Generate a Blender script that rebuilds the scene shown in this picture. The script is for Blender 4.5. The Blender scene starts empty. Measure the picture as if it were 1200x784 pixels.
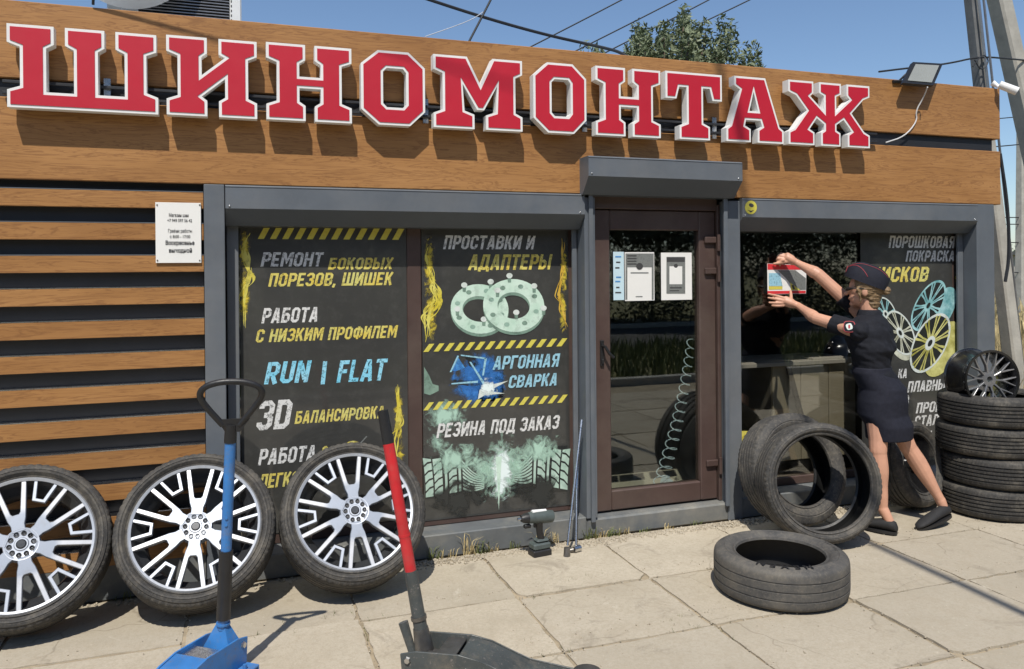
import bpy, bmesh, math, random
from mathutils import Vector, Matrix, Euler
from mathutils import noise as mnoise
random.seed(7)
S = bpy.context.scene
C = S.collection
PI = math.pi
# ------------------------------------------------------------------ camera, world, sun
ROLL = .009
VX = Vector((.3256, .9455, 0)); RX = Vector((.9455, -.3256, 0)); UZ = Vector((0, 0, 1))
CAM = Vector((0, -4.365, 1.6))
cd = bpy.data.cameras.new('camera'); cam = bpy.data.objects.new('camera', cd); C.objects.link(cam)
cd.sensor_width = 36; cd.lens = 36 * 930 / 1200; cd.shift_y = -.0603; cd.clip_start = .05; cd.clip_end = 3000
cx = RX * math.cos(ROLL) - UZ * math.sin(ROLL); cy = RX * math.sin(ROLL) + UZ * math.cos(ROLL)
M3 = Matrix((cx, cy, -VX.normalized())).transposed()
cam.matrix_world = Matrix.Translation(CAM) @ M3.to_4x4()
S.camera = cam
SUN = Vector((.44, 1.0, -1.74)).normalized()          # direction the light travels
w = bpy.data.worlds.new('World'); S.world = w; w.use_nodes = True
nt = w.node_tree; nt.nodes.clear()
sky = nt.nodes.new('ShaderNodeTexSky'); sky.sky_type = 'NISHITA'; sky.sun_disc = False
sky.sun_elevation = math.asin(-SUN.z); sky.sun_rotation = math.atan2(-SUN.x, -SUN.y)
sky.air_density = 1.0; sky.dust_density = .45; sky.ozone_density = 4.0
bgn = nt.nodes.new('ShaderNodeBackground'); bgn.inputs[1].default_value = .125
won = nt.nodes.new('ShaderNodeOutputWorld')
nt.links.new(sky.outputs[0], bgn.inputs[0]); nt.links.new(bgn.outputs[0], won.inputs[0])
sl = bpy.data.lights.new('sun', 'SUN'); sl.energy = 4.8; sl.angle = math.radians(.53); sl.color = (1, .95, .87)
so = bpy.data.objects.new('sun', sl); C.objects.link(so); so.location = (-4, -9, 16)
so.rotation_euler = (-SUN).to_track_quat('Z', 'Y').to_euler()
S.view_settings.view_transform = 'Standard'; S.view_settings.look = 'None'
S.view_settings.exposure = 0; S.view_settings.gamma = 1

def F(px, py, Y=0.):
    """point on the plane y=Y of the place that was measured at this pixel of the photograph"""
    a = (px - 600) / 930; b = (319.6 - py) / 930
    c, s = math.cos(ROLL), math.sin(ROLL)
    d = VX + RX * (a * c + b * s) + UZ * (-a * s + b * c)
    return CAM + d * ((Y - CAM.y) / d.y)

# ------------------------------------------------------------------ materials
def hexc(r, g, b): return (r, g, b, 1)
def new_mat(name):
    m = bpy.data.materials.new(name); m.use_nodes = True
    n = m.node_tree.nodes; b = n['Principled BSDF']
    return m, m.node_tree, b
def N(t, typ, **kw):
    n = t.nodes.new(typ)
    for k, v in kw.items(): setattr(n, k, v)
    return n
def L(t, a, b): t.links.new(a, b)
def coords(t, scale=(1, 1, 1), kind='Object', rnd=False):
    tc = N(t, 'ShaderNodeTexCoord'); mp = N(t, 'ShaderNodeMapping')
    mp.inputs['Scale'].default_value = scale
    L(t, tc.outputs[kind], mp.inputs['Vector'])
    if rnd:
        oi = N(t, 'ShaderNodeObjectInfo'); mu = N(t, 'ShaderNodeMath', operation='MULTIPLY'); mu.inputs[1].default_value = 37
        L(t, oi.outputs['Random'], mu.inputs[0]); L(t, mu.outputs[0], mp.inputs['Location'])
    return mp.outputs[0]
def noise(t, vec, scale, detail=4, rough=.6, dist=0):
    n = N(t, 'ShaderNodeTexNoise'); n.inputs['Scale'].default_value = scale
    n.inputs['Detail'].default_value = detail; n.inputs['Roughness'].default_value = rough; n.inputs['Distortion'].default_value = dist
    L(t, vec, n.inputs['Vector']); return n.outputs['Fac']
def ramp(t, fac, stops):
    r = N(t, 'ShaderNodeValToRGB'); e = r.color_ramp.elements
    while len(e) < len(stops): e.new(.5)
    for q, (p, c) in zip(e, stops): q.position = p; q.color = c if len(c) == 4 else (*c, 1)
    L(t, fac, r.inputs[0]); return r.outputs[0]
def mixc(t, fac, a, b, mode='MIX'):
    m = N(t, 'ShaderNodeMix', data_type='RGBA', blend_type=mode)
    for s, v in ((m.inputs[0], fac), (m.inputs[6], a), (m.inputs[7], b)):
        if hasattr(v, 'links'): L(t, v, s)
        else: s.default_value = v if not isinstance(v, tuple) else (*v[:3], 1)
    return m.outputs[2]
def bump(t, b, h, strength=.3, dist=.01):
    n = N(t, 'ShaderNodeBump'); n.inputs['Strength'].default_value = strength; n.inputs['Distance'].default_value = dist
    L(t, h, n.inputs['Height']); L(t, n.outputs[0], b.inputs['Normal'])
def simple(name, col, rough=.5, metal=0, var=.15, scale=8, bmp=.1, spec=.5, coat=0, dust=0, dustc=(.45, .4, .32)):
    """plain stuff with uneven tone, fine relief and (dust) a film of dust in patches"""
    m, t, b = new_mat(name)
    v = coords(t, rnd=True)
    n1 = noise(t, v, scale, 6, .65)
    c = ramp(t, n1, [(.3, tuple(x * (1 - var) for x in col)), (.7, tuple(min(1, x * (1 + var)) for x in col))])
    if dust:
        n3 = noise(t, v, scale * .4, 5, .7)
        f = ramp(t, n3, [(.45, (0, 0, 0)), (.75, (dust,) * 3)])
        c = mixc(t, f, c, dustc)
    L(t, c, b.inputs['Base Color'])
    n2 = noise(t, v, scale * 6, 4, .6)
    rr = N(t, 'ShaderNodeMapRange'); rr.inputs[3].default_value = max(.03, rough - .1); rr.inputs[4].default_value = min(1, rough + .12)
    L(t, n2, rr.inputs[0]); L(t, rr.outputs[0], b.inputs['Roughness'])
    b.inputs['Metallic'].default_value = metal; b.inputs['Specular IOR Level'].default_value = spec
    b.inputs['Coat Weight'].default_value = coat; b.inputs['Coat Roughness'].default_value = .08
    if bmp: bump(t, b, n2, bmp, .004)
    return m
def worn_paint(name, col, under=(.14, .12, .10), amount=.5, rough=.42):
    m, t, b = new_mat(name); v = coords(t, rnd=True)
    c = ramp(t, noise(t, v, 7, 5), [(.3, tuple(x * .8 for x in col)), (.7, tuple(min(1, x * 1.15) for x in col))])
    g = noise(t, v, 11, 8, .8); f = noise(t, v, 48, 6, .8)
    c = mixc(t, ramp(t, g, [(.48, (0,) * 3), (.7, (amount,) * 3)]), c, (.20, .17, .13))
    c = mixc(t, ramp(t, f, [(.60, (0,) * 3), (.635, (amount * 1.3,) * 3)]), c, under)
    L(t, c, b.inputs['Base Color']); b.inputs['Roughness'].default_value = rough
    bump(t, b, f, .25, .002)
    return m
def spoke_mat():
    m, t, b = new_mat('two_tone_spoke')
    tc = N(t, 'ShaderNodeTexCoord'); sp = N(t, 'ShaderNodeSeparateXYZ'); L(t, tc.outputs['Object'], sp.inputs[0])
    cb = N(t, 'ShaderNodeCombineXYZ'); L(t, sp.outputs[0], cb.inputs[0]); L(t, sp.outputs[2], cb.inputs[2])
    ln = N(t, 'ShaderNodeVectorMath', operation='LENGTH'); L(t, cb.outputs[0], ln.inputs[0])
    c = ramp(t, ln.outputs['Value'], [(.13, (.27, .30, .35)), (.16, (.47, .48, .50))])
    d = noise(t, tc.outputs['Object'], 22, 6, .75)
    c = mixc(t, ramp(t, d, [(.5, (0,) * 3), (.75, (.4,) * 3)]), c, (.2, .19, .17))
    L(t, c, b.inputs['Base Color']); b.inputs['Metallic'].default_value = .5; b.inputs['Roughness'].default_value = .4
    return m
def wood_mat():
    m, t, b = new_mat('wood_laminate')
    v = coords(t, (1.1, 6, 13), rnd=True)
    g = noise(t, v, 1.6, 5, .6, 1.3)
    wv = N(t, 'ShaderNodeMath', operation='SINE'); mu = N(t, 'ShaderNodeMath', operation='MULTIPLY'); mu.inputs[1].default_value = 46
    L(t, g, mu.inputs[0]); L(t, mu.outputs[0], wv.inputs[0])
    v2 = coords(t, (2.2, 60, 130), rnd=True)
    f = noise(t, v2, 1.5, 5, .7)
    base = ramp(t, noise(t, coords(t, (.8, 2, 4), rnd=True), 1.5, 4), [(.25, (.29, .137, .046)), (.5, (.375, .187, .066)), (.8, (.45, .235, .09))])
    c1 = mixc(t, ramp(t, wv.outputs[0], [(.35, (0, 0, 0)), (1, (.5,) * 3)]), base, (.17, .072, .028))
    c2 = mixc(t, ramp(t, f, [(.5, (0, 0, 0)), (.72, (.5,) * 3)]), c1, (.18, .075, .028))
    L(t, c2, b.inputs['Base Color']); b.inputs['Roughness'].default_value = .45
    b.inputs['Specular IOR Level'].default_value = .35
    bump(t, b, f, .08, .003)
    return m
def pave_mat():
    m, t, b = new_mat('concrete_slab')
    v = coords(t, rnd=True); vw = coords(t)
    big = noise(t, v, 1.6, 6, .62)
    c = ramp(t, big, [(.25, (.34, .295, .22)), (.45, (.45, .395, .305)), (.75, (.55, .49, .39))])
    oi = N(t, 'ShaderNodeObjectInfo')
    c = mixc(t, ramp(t, oi.outputs['Random'], [(0, (.0,) * 3), (1, (.65,) * 3)]), c, (.37, .33, .262))
    mid = noise(t, v, 9, 6, .7)
    c = mixc(t, ramp(t, mid, [(.5, (0,) * 3), (.7, (.5,) * 3)]), c, (.36, .305, .225))
    fine = noise(t, v, 120, 3, .7)
    c = mixc(t, ramp(t, fine, [(.3, (.45,) * 3), (.6, (0,) * 3)]), c, (.35, .30, .22))
    sp = noise(t, v, 36, 2, .5)
    c = mixc(t, ramp(t, sp, [(.68, (0,) * 3), (.75, (.3,) * 3)]), c, (.62, .56, .44))
    f2 = noise(t, v, 55, 5, .8)
    c = mixc(t, ramp(t, f2, [(.46, (0,) * 3), (.62, (.5,) * 3)]), c, (.33, .285, .21))
    st = noise(t, coords(t, (1, 1, 1), 'Object', True), 3.3, 7, .75, .8)
    c = mixc(t, ramp(t, st, [(.56, (0,) * 3), (.66, (.55,) * 3)]), c, (.25, .215, .165))
    c = mixc(t, ramp(t, st, [(.3, (.5,) * 3), (.38, (0,) * 3)]), c, (.6, .55, .45))
    # hairline cracks
    vo = N(t, 'ShaderNodeTexVoronoi', feature='DISTANCE_TO_EDGE'); vo.inputs['Scale'].default_value = 2.3
    dn = N(t, 'ShaderNodeMix', data_type='VECTOR'); dn.inputs[0].default_value = .12
    nz = N(t, 'ShaderNodeTexNoise'); nz.inputs['Scale'].default_value = 6; L(t, v, nz.inputs['Vector'])
    L(t, v, dn.inputs[4]); L(t, nz.outputs['Color'], dn.inputs[5]); L(t, dn.outputs[1], vo.inputs['Vector'])
    cr = ramp(t, vo.outputs['Distance'], [(.0, (1,) * 3), (.012, (0,) * 3)])
    gate = ramp(t, noise(t, v, 1.1, 2), [(.53, (0,) * 3), (.62, (.5,) * 3)])
    crk = mixc(t, 1.0, cr, gate, 'MULTIPLY')
    c = mixc(t, crk, c, (.17, .14, .1))
    L(t, c, b.inputs['Base Color']); b.inputs['Roughness'].default_value = .88; b.inputs['Specular IOR Level'].default_value = .25
    h = N(t, 'ShaderNodeMath', operation='ADD'); L(t, mid, h.inputs[0]); L(t, fine, h.inputs[1])
    bump(t, b, h.outputs[0], .35, .005)
    return m
def rubber_mat(name='tyre_rubber', R=.36, sip=96, lo=.032, dusty=.6, bd=.009):
    m, t, b = new_mat(name)
    v = coords(t, rnd=True)
    n = noise(t, v, 7, 6, .72)
    c = ramp(t, n, [(.3, (lo,) * 3), (.5, (lo * 1.7, lo * 1.62, lo * 1.5)), (.75, (.15, .135, .11))])
    sc = noise(t, v, 60, 5, .8)
    c = mixc(t, ramp(t, sc, [(.5, (0,) * 3), (.75, (dusty,) * 3)]), c, (.2, .175, .14))
    L(t, c, b.inputs['Base Color']); b.inputs['Roughness'].default_value = .7; b.inputs['Specular IOR Level'].default_value = .35
    # sipes: fine cross cuts on the tread only
    tc = N(t, 'ShaderNodeTexCoord'); sp = N(t, 'ShaderNodeSeparateXYZ'); L(t, tc.outputs['Object'], sp.inputs[0])
    def M(op, a, b2=None, b3=None):
        k = N(t, 'ShaderNodeMath', operation=op)
        for s_, v_ in zip(k.inputs, (a, b2, b3)):
            if v_ is None: continue
            if hasattr(v_, 'links'): L(t, v_, s_)
            else: s_.default_value = v_
        return k.outputs[0]
    an = M('ARCTAN2', sp.outputs['Z'], sp.outputs['X'])
    y7 = M('MULTIPLY', sp.outputs['Y'], 42.)
    sn = M('SINE', M('ADD', M('MULTIPLY', an, float(sip)), M('MULTIPLY', M('SINE', y7), 2.6)))
    cut = M('GREATER_THAN', sn, .62)
    r2 = M('SQRT', M('ADD', M('MULTIPLY', sp.outputs['X'], sp.outputs['X']), M('MULTIPLY', sp.outputs['Z'], sp.outputs['Z'])))
    msk = M('GREATER_THAN', r2, R - .013)
    h = M('SUBTRACT', M('MULTIPLY', noise(t, v, 130, 2), .08), M('MULTIPLY', cut, msk))
    bump(t, b, h, .9, bd)
    return m
def glass_mat(name, tint=(.78, .77, .74), k=2.7):
    m = bpy.data.materials.new(name); m.use_nodes = True; t = m.node_tree; t.nodes.clear()
    o = N(t, 'ShaderNodeOutputMaterial'); mx = N(t, 'ShaderNodeMixShader'); g = N(t, 'ShaderNodeBsdfGlossy'); tr = N(t, 'ShaderNodeBsdfTransparent')
    g.inputs['Roughness'].default_value = .015; g.inputs['Color'].default_value = (.9, .93, .93, 1); tr.inputs[0].default_value = (*tint, 1)
    lw = N(t, 'ShaderNodeLayerWeight'); lw.inputs[0].default_value = .5
    p5 = N(t, 'ShaderNodeMath', operation='POWER'); p5.inputs[1].default_value = 5; L(t, lw.outputs['Facing'], p5.inputs[0])
    fr = N(t, 'ShaderNodeMath', operation='MULTIPLY_ADD'); fr.inputs[1].default_value = .96; fr.inputs[2].default_value = .04; L(t, p5.outputs[0], fr.inputs[0])
    mu = N(t, 'ShaderNodeMath', operation='MULTIPLY', use_clamp=True); mu.inputs[1].default_value = k
    n = noise(t, coords(t), 1.3, 2); bp = N(t, 'ShaderNodeBump'); bp.inputs['Strength'].default_value = .02; bp.inputs['Distance'].default_value = .02
    L(t, n, bp.inputs['Height']); L(t, bp.outputs[0], g.inputs['Normal'])
    L(t, fr.outputs[0], mu.inputs[0]); L(t, mu.outputs[0], mx.inputs[0]); L(t, tr.outputs[0], mx.inputs[1]); L(t, g.outputs[0], mx.inputs[2]); L(t, mx.outputs[0], o.inputs[0])
    return m
def print_mat(name, col, cracks=.0, col2=None, scale=70):
    """glossy printed film colour; cracks = worn grunge specks in the print"""
    m, t, b = new_mat(name)
    v = coords(t)
    n = noise(t, v, scale, 5, .75)
    dark = tuple(x * .12 for x in col)
    c = col
    if col2: c = ramp(t, noise(t, v, 9, 4), [(.35, col), (.65, col2)])
    if cracks: c = mixc(t, ramp(t, n, [(.52, (0,) * 3), (.6, (cracks,) * 3)]), c, dark)
    if hasattr(c, 'links'): L(t, c, b.inputs['Base Color'])
    else: b.inputs['Base Color'].default_value = (*c, 1)
    b.inputs['Roughness'].default_value = .35; b.inputs['Coat Weight'].default_value = .8; b.inputs['Coat Roughness'].default_value = .04
    return m
def film_mat():
    m, t, b = new_mat('dark_print_film')
    v = coords(t, rnd=True)
    c = ramp(t, noise(t, v, 2.2, 5, .6), [(.3, (.034, .034, .032)), (.7, (.05, .05, .046))])
    c = mixc(t, ramp(t, noise(t, v, 14, 6, .75), [(.5, (0,) * 3), (.8, (.35,) * 3)]), c, (.12, .12, .11))
    L(t, c, b.inputs['Base Color']); b.inputs['Roughness'].default_value = .42
    b.inputs['Coat Weight'].default_value = .8; b.inputs['Coat Roughness'].default_value = .05
    return m
def soft_mat(name, col, scale=2.5, dens=1.0, seed=0.):
    """airbrushed print: colour fading out towards the edge of its patch"""
    m, t, b = new_mat(name); out = t.nodes['Material Output']
    tc = N(t, 'ShaderNodeTexCoord'); mp = N(t, 'ShaderNodeMapping'); mp.inputs['Location'].default_value = (-1, -1, -1); mp.inputs['Scale'].default_value = (2, 2, 2)
    L(t, tc.outputs['Generated'], mp.inputs['Vector'])
    sp = N(t, 'ShaderNodeSeparateXYZ'); L(t, mp.outputs[0], sp.inputs[0])
    cb = N(t, 'ShaderNodeCombineXYZ'); L(t, sp.outputs[0], cb.inputs[0]); L(t, sp.outputs[2], cb.inputs[2])
    ln = N(t, 'ShaderNodeVectorMath', operation='LENGTH'); L(t, cb.outputs[0], ln.inputs[0])
    nz = noise(t, coords(t, (1, 1, 1), 'Object', True), scale * 6, 6, .62, 1.2)
    a = N(t, 'ShaderNodeMath', operation='MULTIPLY_ADD'); L(t, nz, a.inputs[0]); a.inputs[1].default_value = 2.2; a.inputs[2].default_value = -.35
    s = N(t, 'ShaderNodeMath', operation='SUBTRACT'); s.use_clamp = True; L(t, a.outputs[0], s.inputs[0]); L(t, ln.outputs['Value'], s.inputs[1])
    d = N(t, 'ShaderNodeMath', operation='MULTIPLY', use_clamp=True); L(t, s.outputs[0], d.inputs[0]); d.inputs[1].default_value = dens * 1.6
    tr = N(t, 'ShaderNodeBsdfTransparent'); mx = N(t, 'ShaderNodeMixShader')
    b.inputs['Base Color'].default_value = (*col, 1); b.inputs['Roughness'].default_value = .4
    L(t, d.outputs[0], mx.inputs[0]); L(t, tr.outputs[0], mx.inputs[1]); L(t, b.outputs[0], mx.inputs[2]); L(t, mx.outputs[0], out.inputs[0])
    return m
def leaf_mat(name, a, b2):
    m, t, b = new_mat(name)
    c = ramp(t, noise(t, coords(t), 1.7, 4), [(.3, a), (.7, b2)])
    L(t, c, b.inputs['Base Color']); b.inputs['Roughness'].default_value = .6
    return m
MT = dict(
    wood=wood_mat(), slab=pave_mat(), rubber=rubber_mat(), rubber34=rubber_mat('tyre_rubber_dusty', .34, 84, .036, .75), rubber33=rubber_mat('tyre_rubber_stack', .33, 110, .026, .35, .002), rubberworn=rubber_mat('tyre_rubber_worn', .40, 40, .05, .6, .003),
    grey=simple('grey_metal', (.115, .13, .148), .42, 0, .12, 3, .06, dust=.35, dustc=(.25, .24, .22)),
    grey_dusty=simple('dusty_sill_metal', (.115, .125, .13), .6, 0, .15, 6, .15, dust=.7, dustc=(.3, .28, .23)),
    grey_shaded=simple('grey_metal_shaded', (.08, .092, .105), .45, 0, .1, 3, .05),  # the box grey without dust, also darkened to paint in underside shade
    dark=simple('dark_backing_metal', (.020, .021, .025), .5, 0, .2, 2, .05),
    brown=simple('brown_pvc', (.074, .046, .039), .45, 0, .15, 5, .05, dust=.3, dustc=(.17, .14, .11)),
    steel=simple('bright_steel', (.6, .6, .6), .28, 1, .15, 20, .05),
    dsteel=simple('dark_steel', (.16, .155, .15), .42, .8, .3, 12, .2, dust=.3),
    alloy=simple('machined_alloy', (.40, .43, .48), .42, .45, .08, 10, .03),
    alloy_bright=simple('silver_rim_lip', (.48, .50, .53), .4, .5, .06, 10, .02),
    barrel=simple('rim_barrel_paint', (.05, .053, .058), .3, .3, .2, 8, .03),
    black=simple('black_plastic', (.016, .016, .017), .45, 0, .2, 14, .15),
    blackmetal=simple('black_wheel_paint', (.012, .012, .013), .18, .2, .2, 9, .02, coat=.5),
    greyspoke=simple('spoke_edge_grey', (.33, .33, .34), .3, .7, .15, 12, .03),
    spoke=spoke_mat(), blue=worn_paint('blue_jack_paint', (.035, .18, .47)),
    red=worn_paint('red_handle_paint', (.52, .02, .026), (.1, .08, .07), .25),
    jackgrey=worn_paint('grey_jack_paint', (.06, .068, .068), (.25, .22, .2), .55),
    white=simple('white_metal', (.78, .78, .76), .4, 0, .05, 5, .02),
    signwhite=simple('sign_white_side', (.82, .82, .8), .45, 0, .05, 6, .02, dust=.2, dustc=(.5, .48, .42)),
    signred=simple('sign_red_face', (.50, .011, .030), .5, 0, .06, 2.5, .01),
    film=film_mat(),
    p_white=print_mat('print_white', (.72, .72, .7), .75),
    p_yellow=print_mat('print_yellow', (.72, .56, .1), .6, (.66, .62, .2)),
    p_cyan=print_mat('print_cyan', (.2, .62, .82), .7, (.36, .7, .85)),
    p_lblue=print_mat('print_light_blue', (.33, .6, .72), .5),
    p_stripe=print_mat('print_stripe_yellow', (.68, .6, .1), .15),
    p_flame=print_mat('print_flame_yellow', (.66, .54, .05), .45, (.72, .66, .16), 25),
    p_orange=print_mat('print_flame_orange', (.66, .4, .04), .3, (.7, .5, .1), 25),
    p_mint=print_mat('print_mint', (.5, .7, .56), .2, (.66, .82, .7), 20),
    p_mint_d=print_mat('print_mint_shade', (.16, .25, .2), .3, (.24, .36, .28), 20),
    p_smoke=print_mat('print_smoke', (.26, .4, .32), .55, (.36, .54, .44), 9),
    s_dark=soft_mat('print_soft_dark', (.03, .032, .03), 1.2, 1.5), s_smoke=soft_mat('print_soft_smoke', (.42, .62, .5)), s_flame=soft_mat('print_soft_flame', (.7, .55, .06), 3.5), s_blue=soft_mat('print_soft_blue', (.05, .22, .6), 2), s_white=soft_mat('print_soft_white', (.8, .9, .88), 2.5, 1.4), s_mint=soft_mat('print_soft_mint', (.3, .44, .36), 1.6, 1.4),
    p_dark=print_mat('print_dark', (.018, .02, .02), 0),
    p_blue=print_mat('print_blue', (.05, .2, .5), .3, (.1, .35, .7), 15),
    p_teal=print_mat('print_teal', (.09, .30, .32), .15, (.45, .74, .75), 15), p_disc=print_mat('print_disc_yellow', (.34, .32, .06), .15, (.75, .72, .28), 15), p_cream=print_mat('print_disc_cream', (.34, .34, .24), .2, (.72, .74, .6), 15), liner=simple('tyre_inner_liner', (.010, .010, .010), .5, 0, .2, 8, .05),
    p_tread=print_mat('print_tread_green', (.34, .48, .4), .1, (.5, .66, .56), 14), p_ring=print_mat('print_pale_ring', (.62, .68, .62), .2, (.75, .8, .76), 30),
    p_red=print_mat('print_red', (.7, .04, .05), 0), p_grey=print_mat('print_grey', (.2, .21, .2), .3),
    paper=simple('white_paper', (.8, .79, .75), .7, 0, .03, 5, .02),
    paperblue=simple('pale_blue_paper', (.55, .72, .78), .6, 0, .03, 5, .02),
    ink=simple('ink', (.05, .05, .05), .7, 0, .1, 5, 0),
    glass=glass_mat('window_glass'), doorglass=glass_mat('door_glass', (.84, .86, .83), 2.6),
    lampglass=simple('lamp_glass', (.3, .31, .28), .25, 0, .05, 6, .02, coat=.6),
    skin=simple('skin', (.56, .30, .20), .5, 0, .09, 14, .08),
    shirt=simple('black_uniform_shirt', (.014, .015, .02), .8, 0, .25, 40, .3, spec=.2),
    skirt=simple('navy_uniform_skirt', (.017, .018, .027), .8, 0, .2, 40, .3, spec=.2),
    capm=simple('dark_cap_cloth', (.013, .014, .022), .8, 0, .2, 60, .25, spec=.25),
    hair=simple('blond_brown_hair', (.20, .13, .065), .5, 0, .4, 90, .5),
    piping=simple('red_piping', (.42, .05, .06), .6, 0, .1, 20, 0),
    shoe=simple('black_canvas_shoe', (.017, .017, .018), .75, 0, .2, 60, .3),
    concrete=simple('pole_concrete', (.42, .40, .35), .85, 0, .18, 6, .4, dust=.4, dustc=(.28, .26, .22)),
    polesteel=simple('pole_dark_concrete', (.16, .16, .155), .8, 0, .25, 5, .4),
    cable=simple('cable_rubber', (.02, .022, .026), .6, 0, .2, 10, 0),
    cablew=simple('cable_white', (.6, .6, .6), .6, 0, .1, 10, 0),
    soil=simple('sandy_joint_soil', (.33, .27, .185), .95, 0, .3, 12, .6, dust=.5, dustc=(.14, .12, .08)),
    dry=simple('dry_straw', (.46, .37, .19), .8, 0, .3, 2, 0), weed=simple('green_weed', (.12, .14, .045), .7, 0, .4, 5, 0),
    leaf=leaf_mat('silver_green_leaf', (.10, .13, .06), (.20, .23, .13)),
    leafd=leaf_mat('dark_green_leaf', (.03, .04, .016), (.06, .075, .03)),
    bark=simple('bark', (.12, .09, .065), .9, 0, .3, 10, .6),
    asphalt=simple('asphalt', (.075, .073, .07), .9, 0, .2, 3, .4),
    meadow=simple('rough_meadow', (.17, .16, .07), .95, 0, .5, 1.2, .6),
    cream=simple('cream_panel', (.62, .58, .46), .6, 0, .08, 5, .02), room=simple('dim_room_wall', (.2, .195, .175), .9, 0, .1, 3, .1), roomfloor=simple('room_floor_tile', (.5, .46, .38), .5, 0, .15, 3, .1),
    drillgreen=simple('drill_grey_green', (.07, .088, .085), .5, 0, .2, 20, .1),
    hose=simple('blue_coil_hose', (.5, .62, .68), .35, 0, .1, 20, 0),
    brick=simple('pale_far_wall', (.38, .36, .32), .9, 0, .2, 2, .3),
)
# ------------------------------------------------------------------ helpers
def link(name, me, m, parent=None, loc=None, rot=None):
    o = bpy.data.objects.new(name, me); C.objects.link(o)
    if m is not None and me is not None and len(me.materials) == 0: me.materials.append(MT[m] if isinstance(m, str) else m)
    if parent: o.parent = parent
    if loc is not None: o.location = loc
    if rot is not None: o.rotation_euler = rot
    return o
def mesh_of(bm, name='mesh', smooth=False, ang=None):
    bmesh.ops.recalc_face_normals(bm, faces=bm.faces)
    me = bpy.data.meshes.new(name); bm.to_mesh(me); bm.free()
    if smooth:
        for p in me.polygons: p.use_smooth = True
        if ang: me.set_sharp_from_angle(angle=math.radians(ang))
    return me
def tag(o, label=None, cat=None, group=None, kind=None):
    if label: o['label'] = label
    if cat: o['category'] = cat
    if group: o['group'] = group
    if kind: o['kind'] = kind
    return o
def empty(name, loc, label=None, cat=None, group=None, rot=None):
    o = bpy.data.objects.new(name, None); C.objects.link(o); o.location = loc; o.empty_display_size = .1
    if rot is not None: o.rotation_euler = rot
    return tag(o, label, cat, group)
def bm_box(bm, x0, x1, y0, y1, z0, z1, bev=0):
    r = bmesh.ops.create_cube(bm, size=1)
    vs = r['verts']
    for v in vs:
        v.co = Vector((x0 + (v.co.x + .5) * (x1 - x0), y0 + (v.co.y + .5) * (y1 - y0), z0 + (v.co.z + .5) * (z1 - z0)))
    if bev:
        es = list({e for v in vs for e in v.link_edges})
        bmesh.ops.bevel(bm, geom=es, offset=bev, segments=1, affect='EDGES')
    return vs
def box(name, x0, x1, y0, y1, z0, z1, m, parent=None, bev=.003, org=None):
    bm = bmesh.new()
    c = Vector(org) if org else Vector(((x0 + x1) / 2, (y0 + y1) / 2, z0))
    bm_box(bm, x0 - c.x, x1 - c.x, y0 - c.y, y1 - c.y, z0 - c.z, z1 - c.z, bev)
    pl = parent.location if parent else Vector((0, 0, 0))
    return link(name, mesh_of(bm), m, parent, c - pl)
def tube_bm(bm, pts, r, n=8, cap=True):
    pts = [Vector(p) for p in pts]; rings = []
    rs = r if isinstance(r, (list, tuple)) else [r] * len(pts)
    prev = None
    for i, p in enumerate(pts):
        d = (pts[min(i + 1, len(pts) - 1)] - pts[max(i - 1, 0)])
        if d.length < 1e-9: d = Vector((0, 0, 1))
        d.normalize()
        if prev is None:
            a = d.orthogonal().normalized()
        else:
            a = prev - d * prev.dot(d)
            a = a.normalized() if a.length > 1e-6 else d.orthogonal().normalized()
        prev = a; b = d.cross(a)
        rings.append([bm.verts.new(p + (a * math.cos(2 * PI * k / n) + b * math.sin(2 * PI * k / n)) * rs[i]) for k in range(n)])
    for i in range(len(rings) - 1):
        for k in range(n): bm.faces.new((rings[i][k], rings[i][(k + 1) % n], rings[i + 1][(k + 1) % n], rings[i + 1][k]))
    if cap: bm.faces.new(rings[0][::-1]); bm.faces.new(rings[-1])
def tube(name, pts, r, m, parent=None, n=8, base=None):
    bm = bmesh.new()
    o = Vector(base) if base is not None else (parent.location.copy() if parent else Vector(pts[0]))
    tube_bm(bm, [Vector(p) - o for p in pts], r, n)
    return link(name, mesh_of(bm, smooth=True, ang=50), m, parent, None if parent else o)
def lathe_bm(bm, prof, n=64, closed=True, mod=None):
    """profile of (r, y) turned about the y axis"""
    rings = []
    for i in range(n):
        a = 2 * PI * i / n
        rings.append([bm.verts.new(((r + (mod(j, i) if mod else 0)) * math.cos(a), y, (r + (mod(j, i) if mod else 0)) * math.sin(a))) for j, (r, y) in enumerate(prof)])
    m = len(prof)
    for i in range(n):
        A, B = rings[i], rings[(i + 1) % n]
        for j in range(m if closed else m - 1):
            k = (j + 1) % m
            bm.faces.new((A[j], A[k], B[k], B[j]))
def fill_loops(bm, loops, z):
    """flat face (u,v)->(x,z) at y=z from an outer loop and holes"""
    vs = []; es = []
    for lp in loops:
        q = [bm.verts.new((u, z, v)) for u, v in lp]; vs.append(q)
        es += [bm.edges.new((q[i], q[(i + 1) % len(q)])) for i in range(len(q))]
    r = bmesh.ops.triangle_fill(bm, use_beauty=True, use_dissolve=False, edges=es, normal=(0, -1, 0))
    return vs
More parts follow.
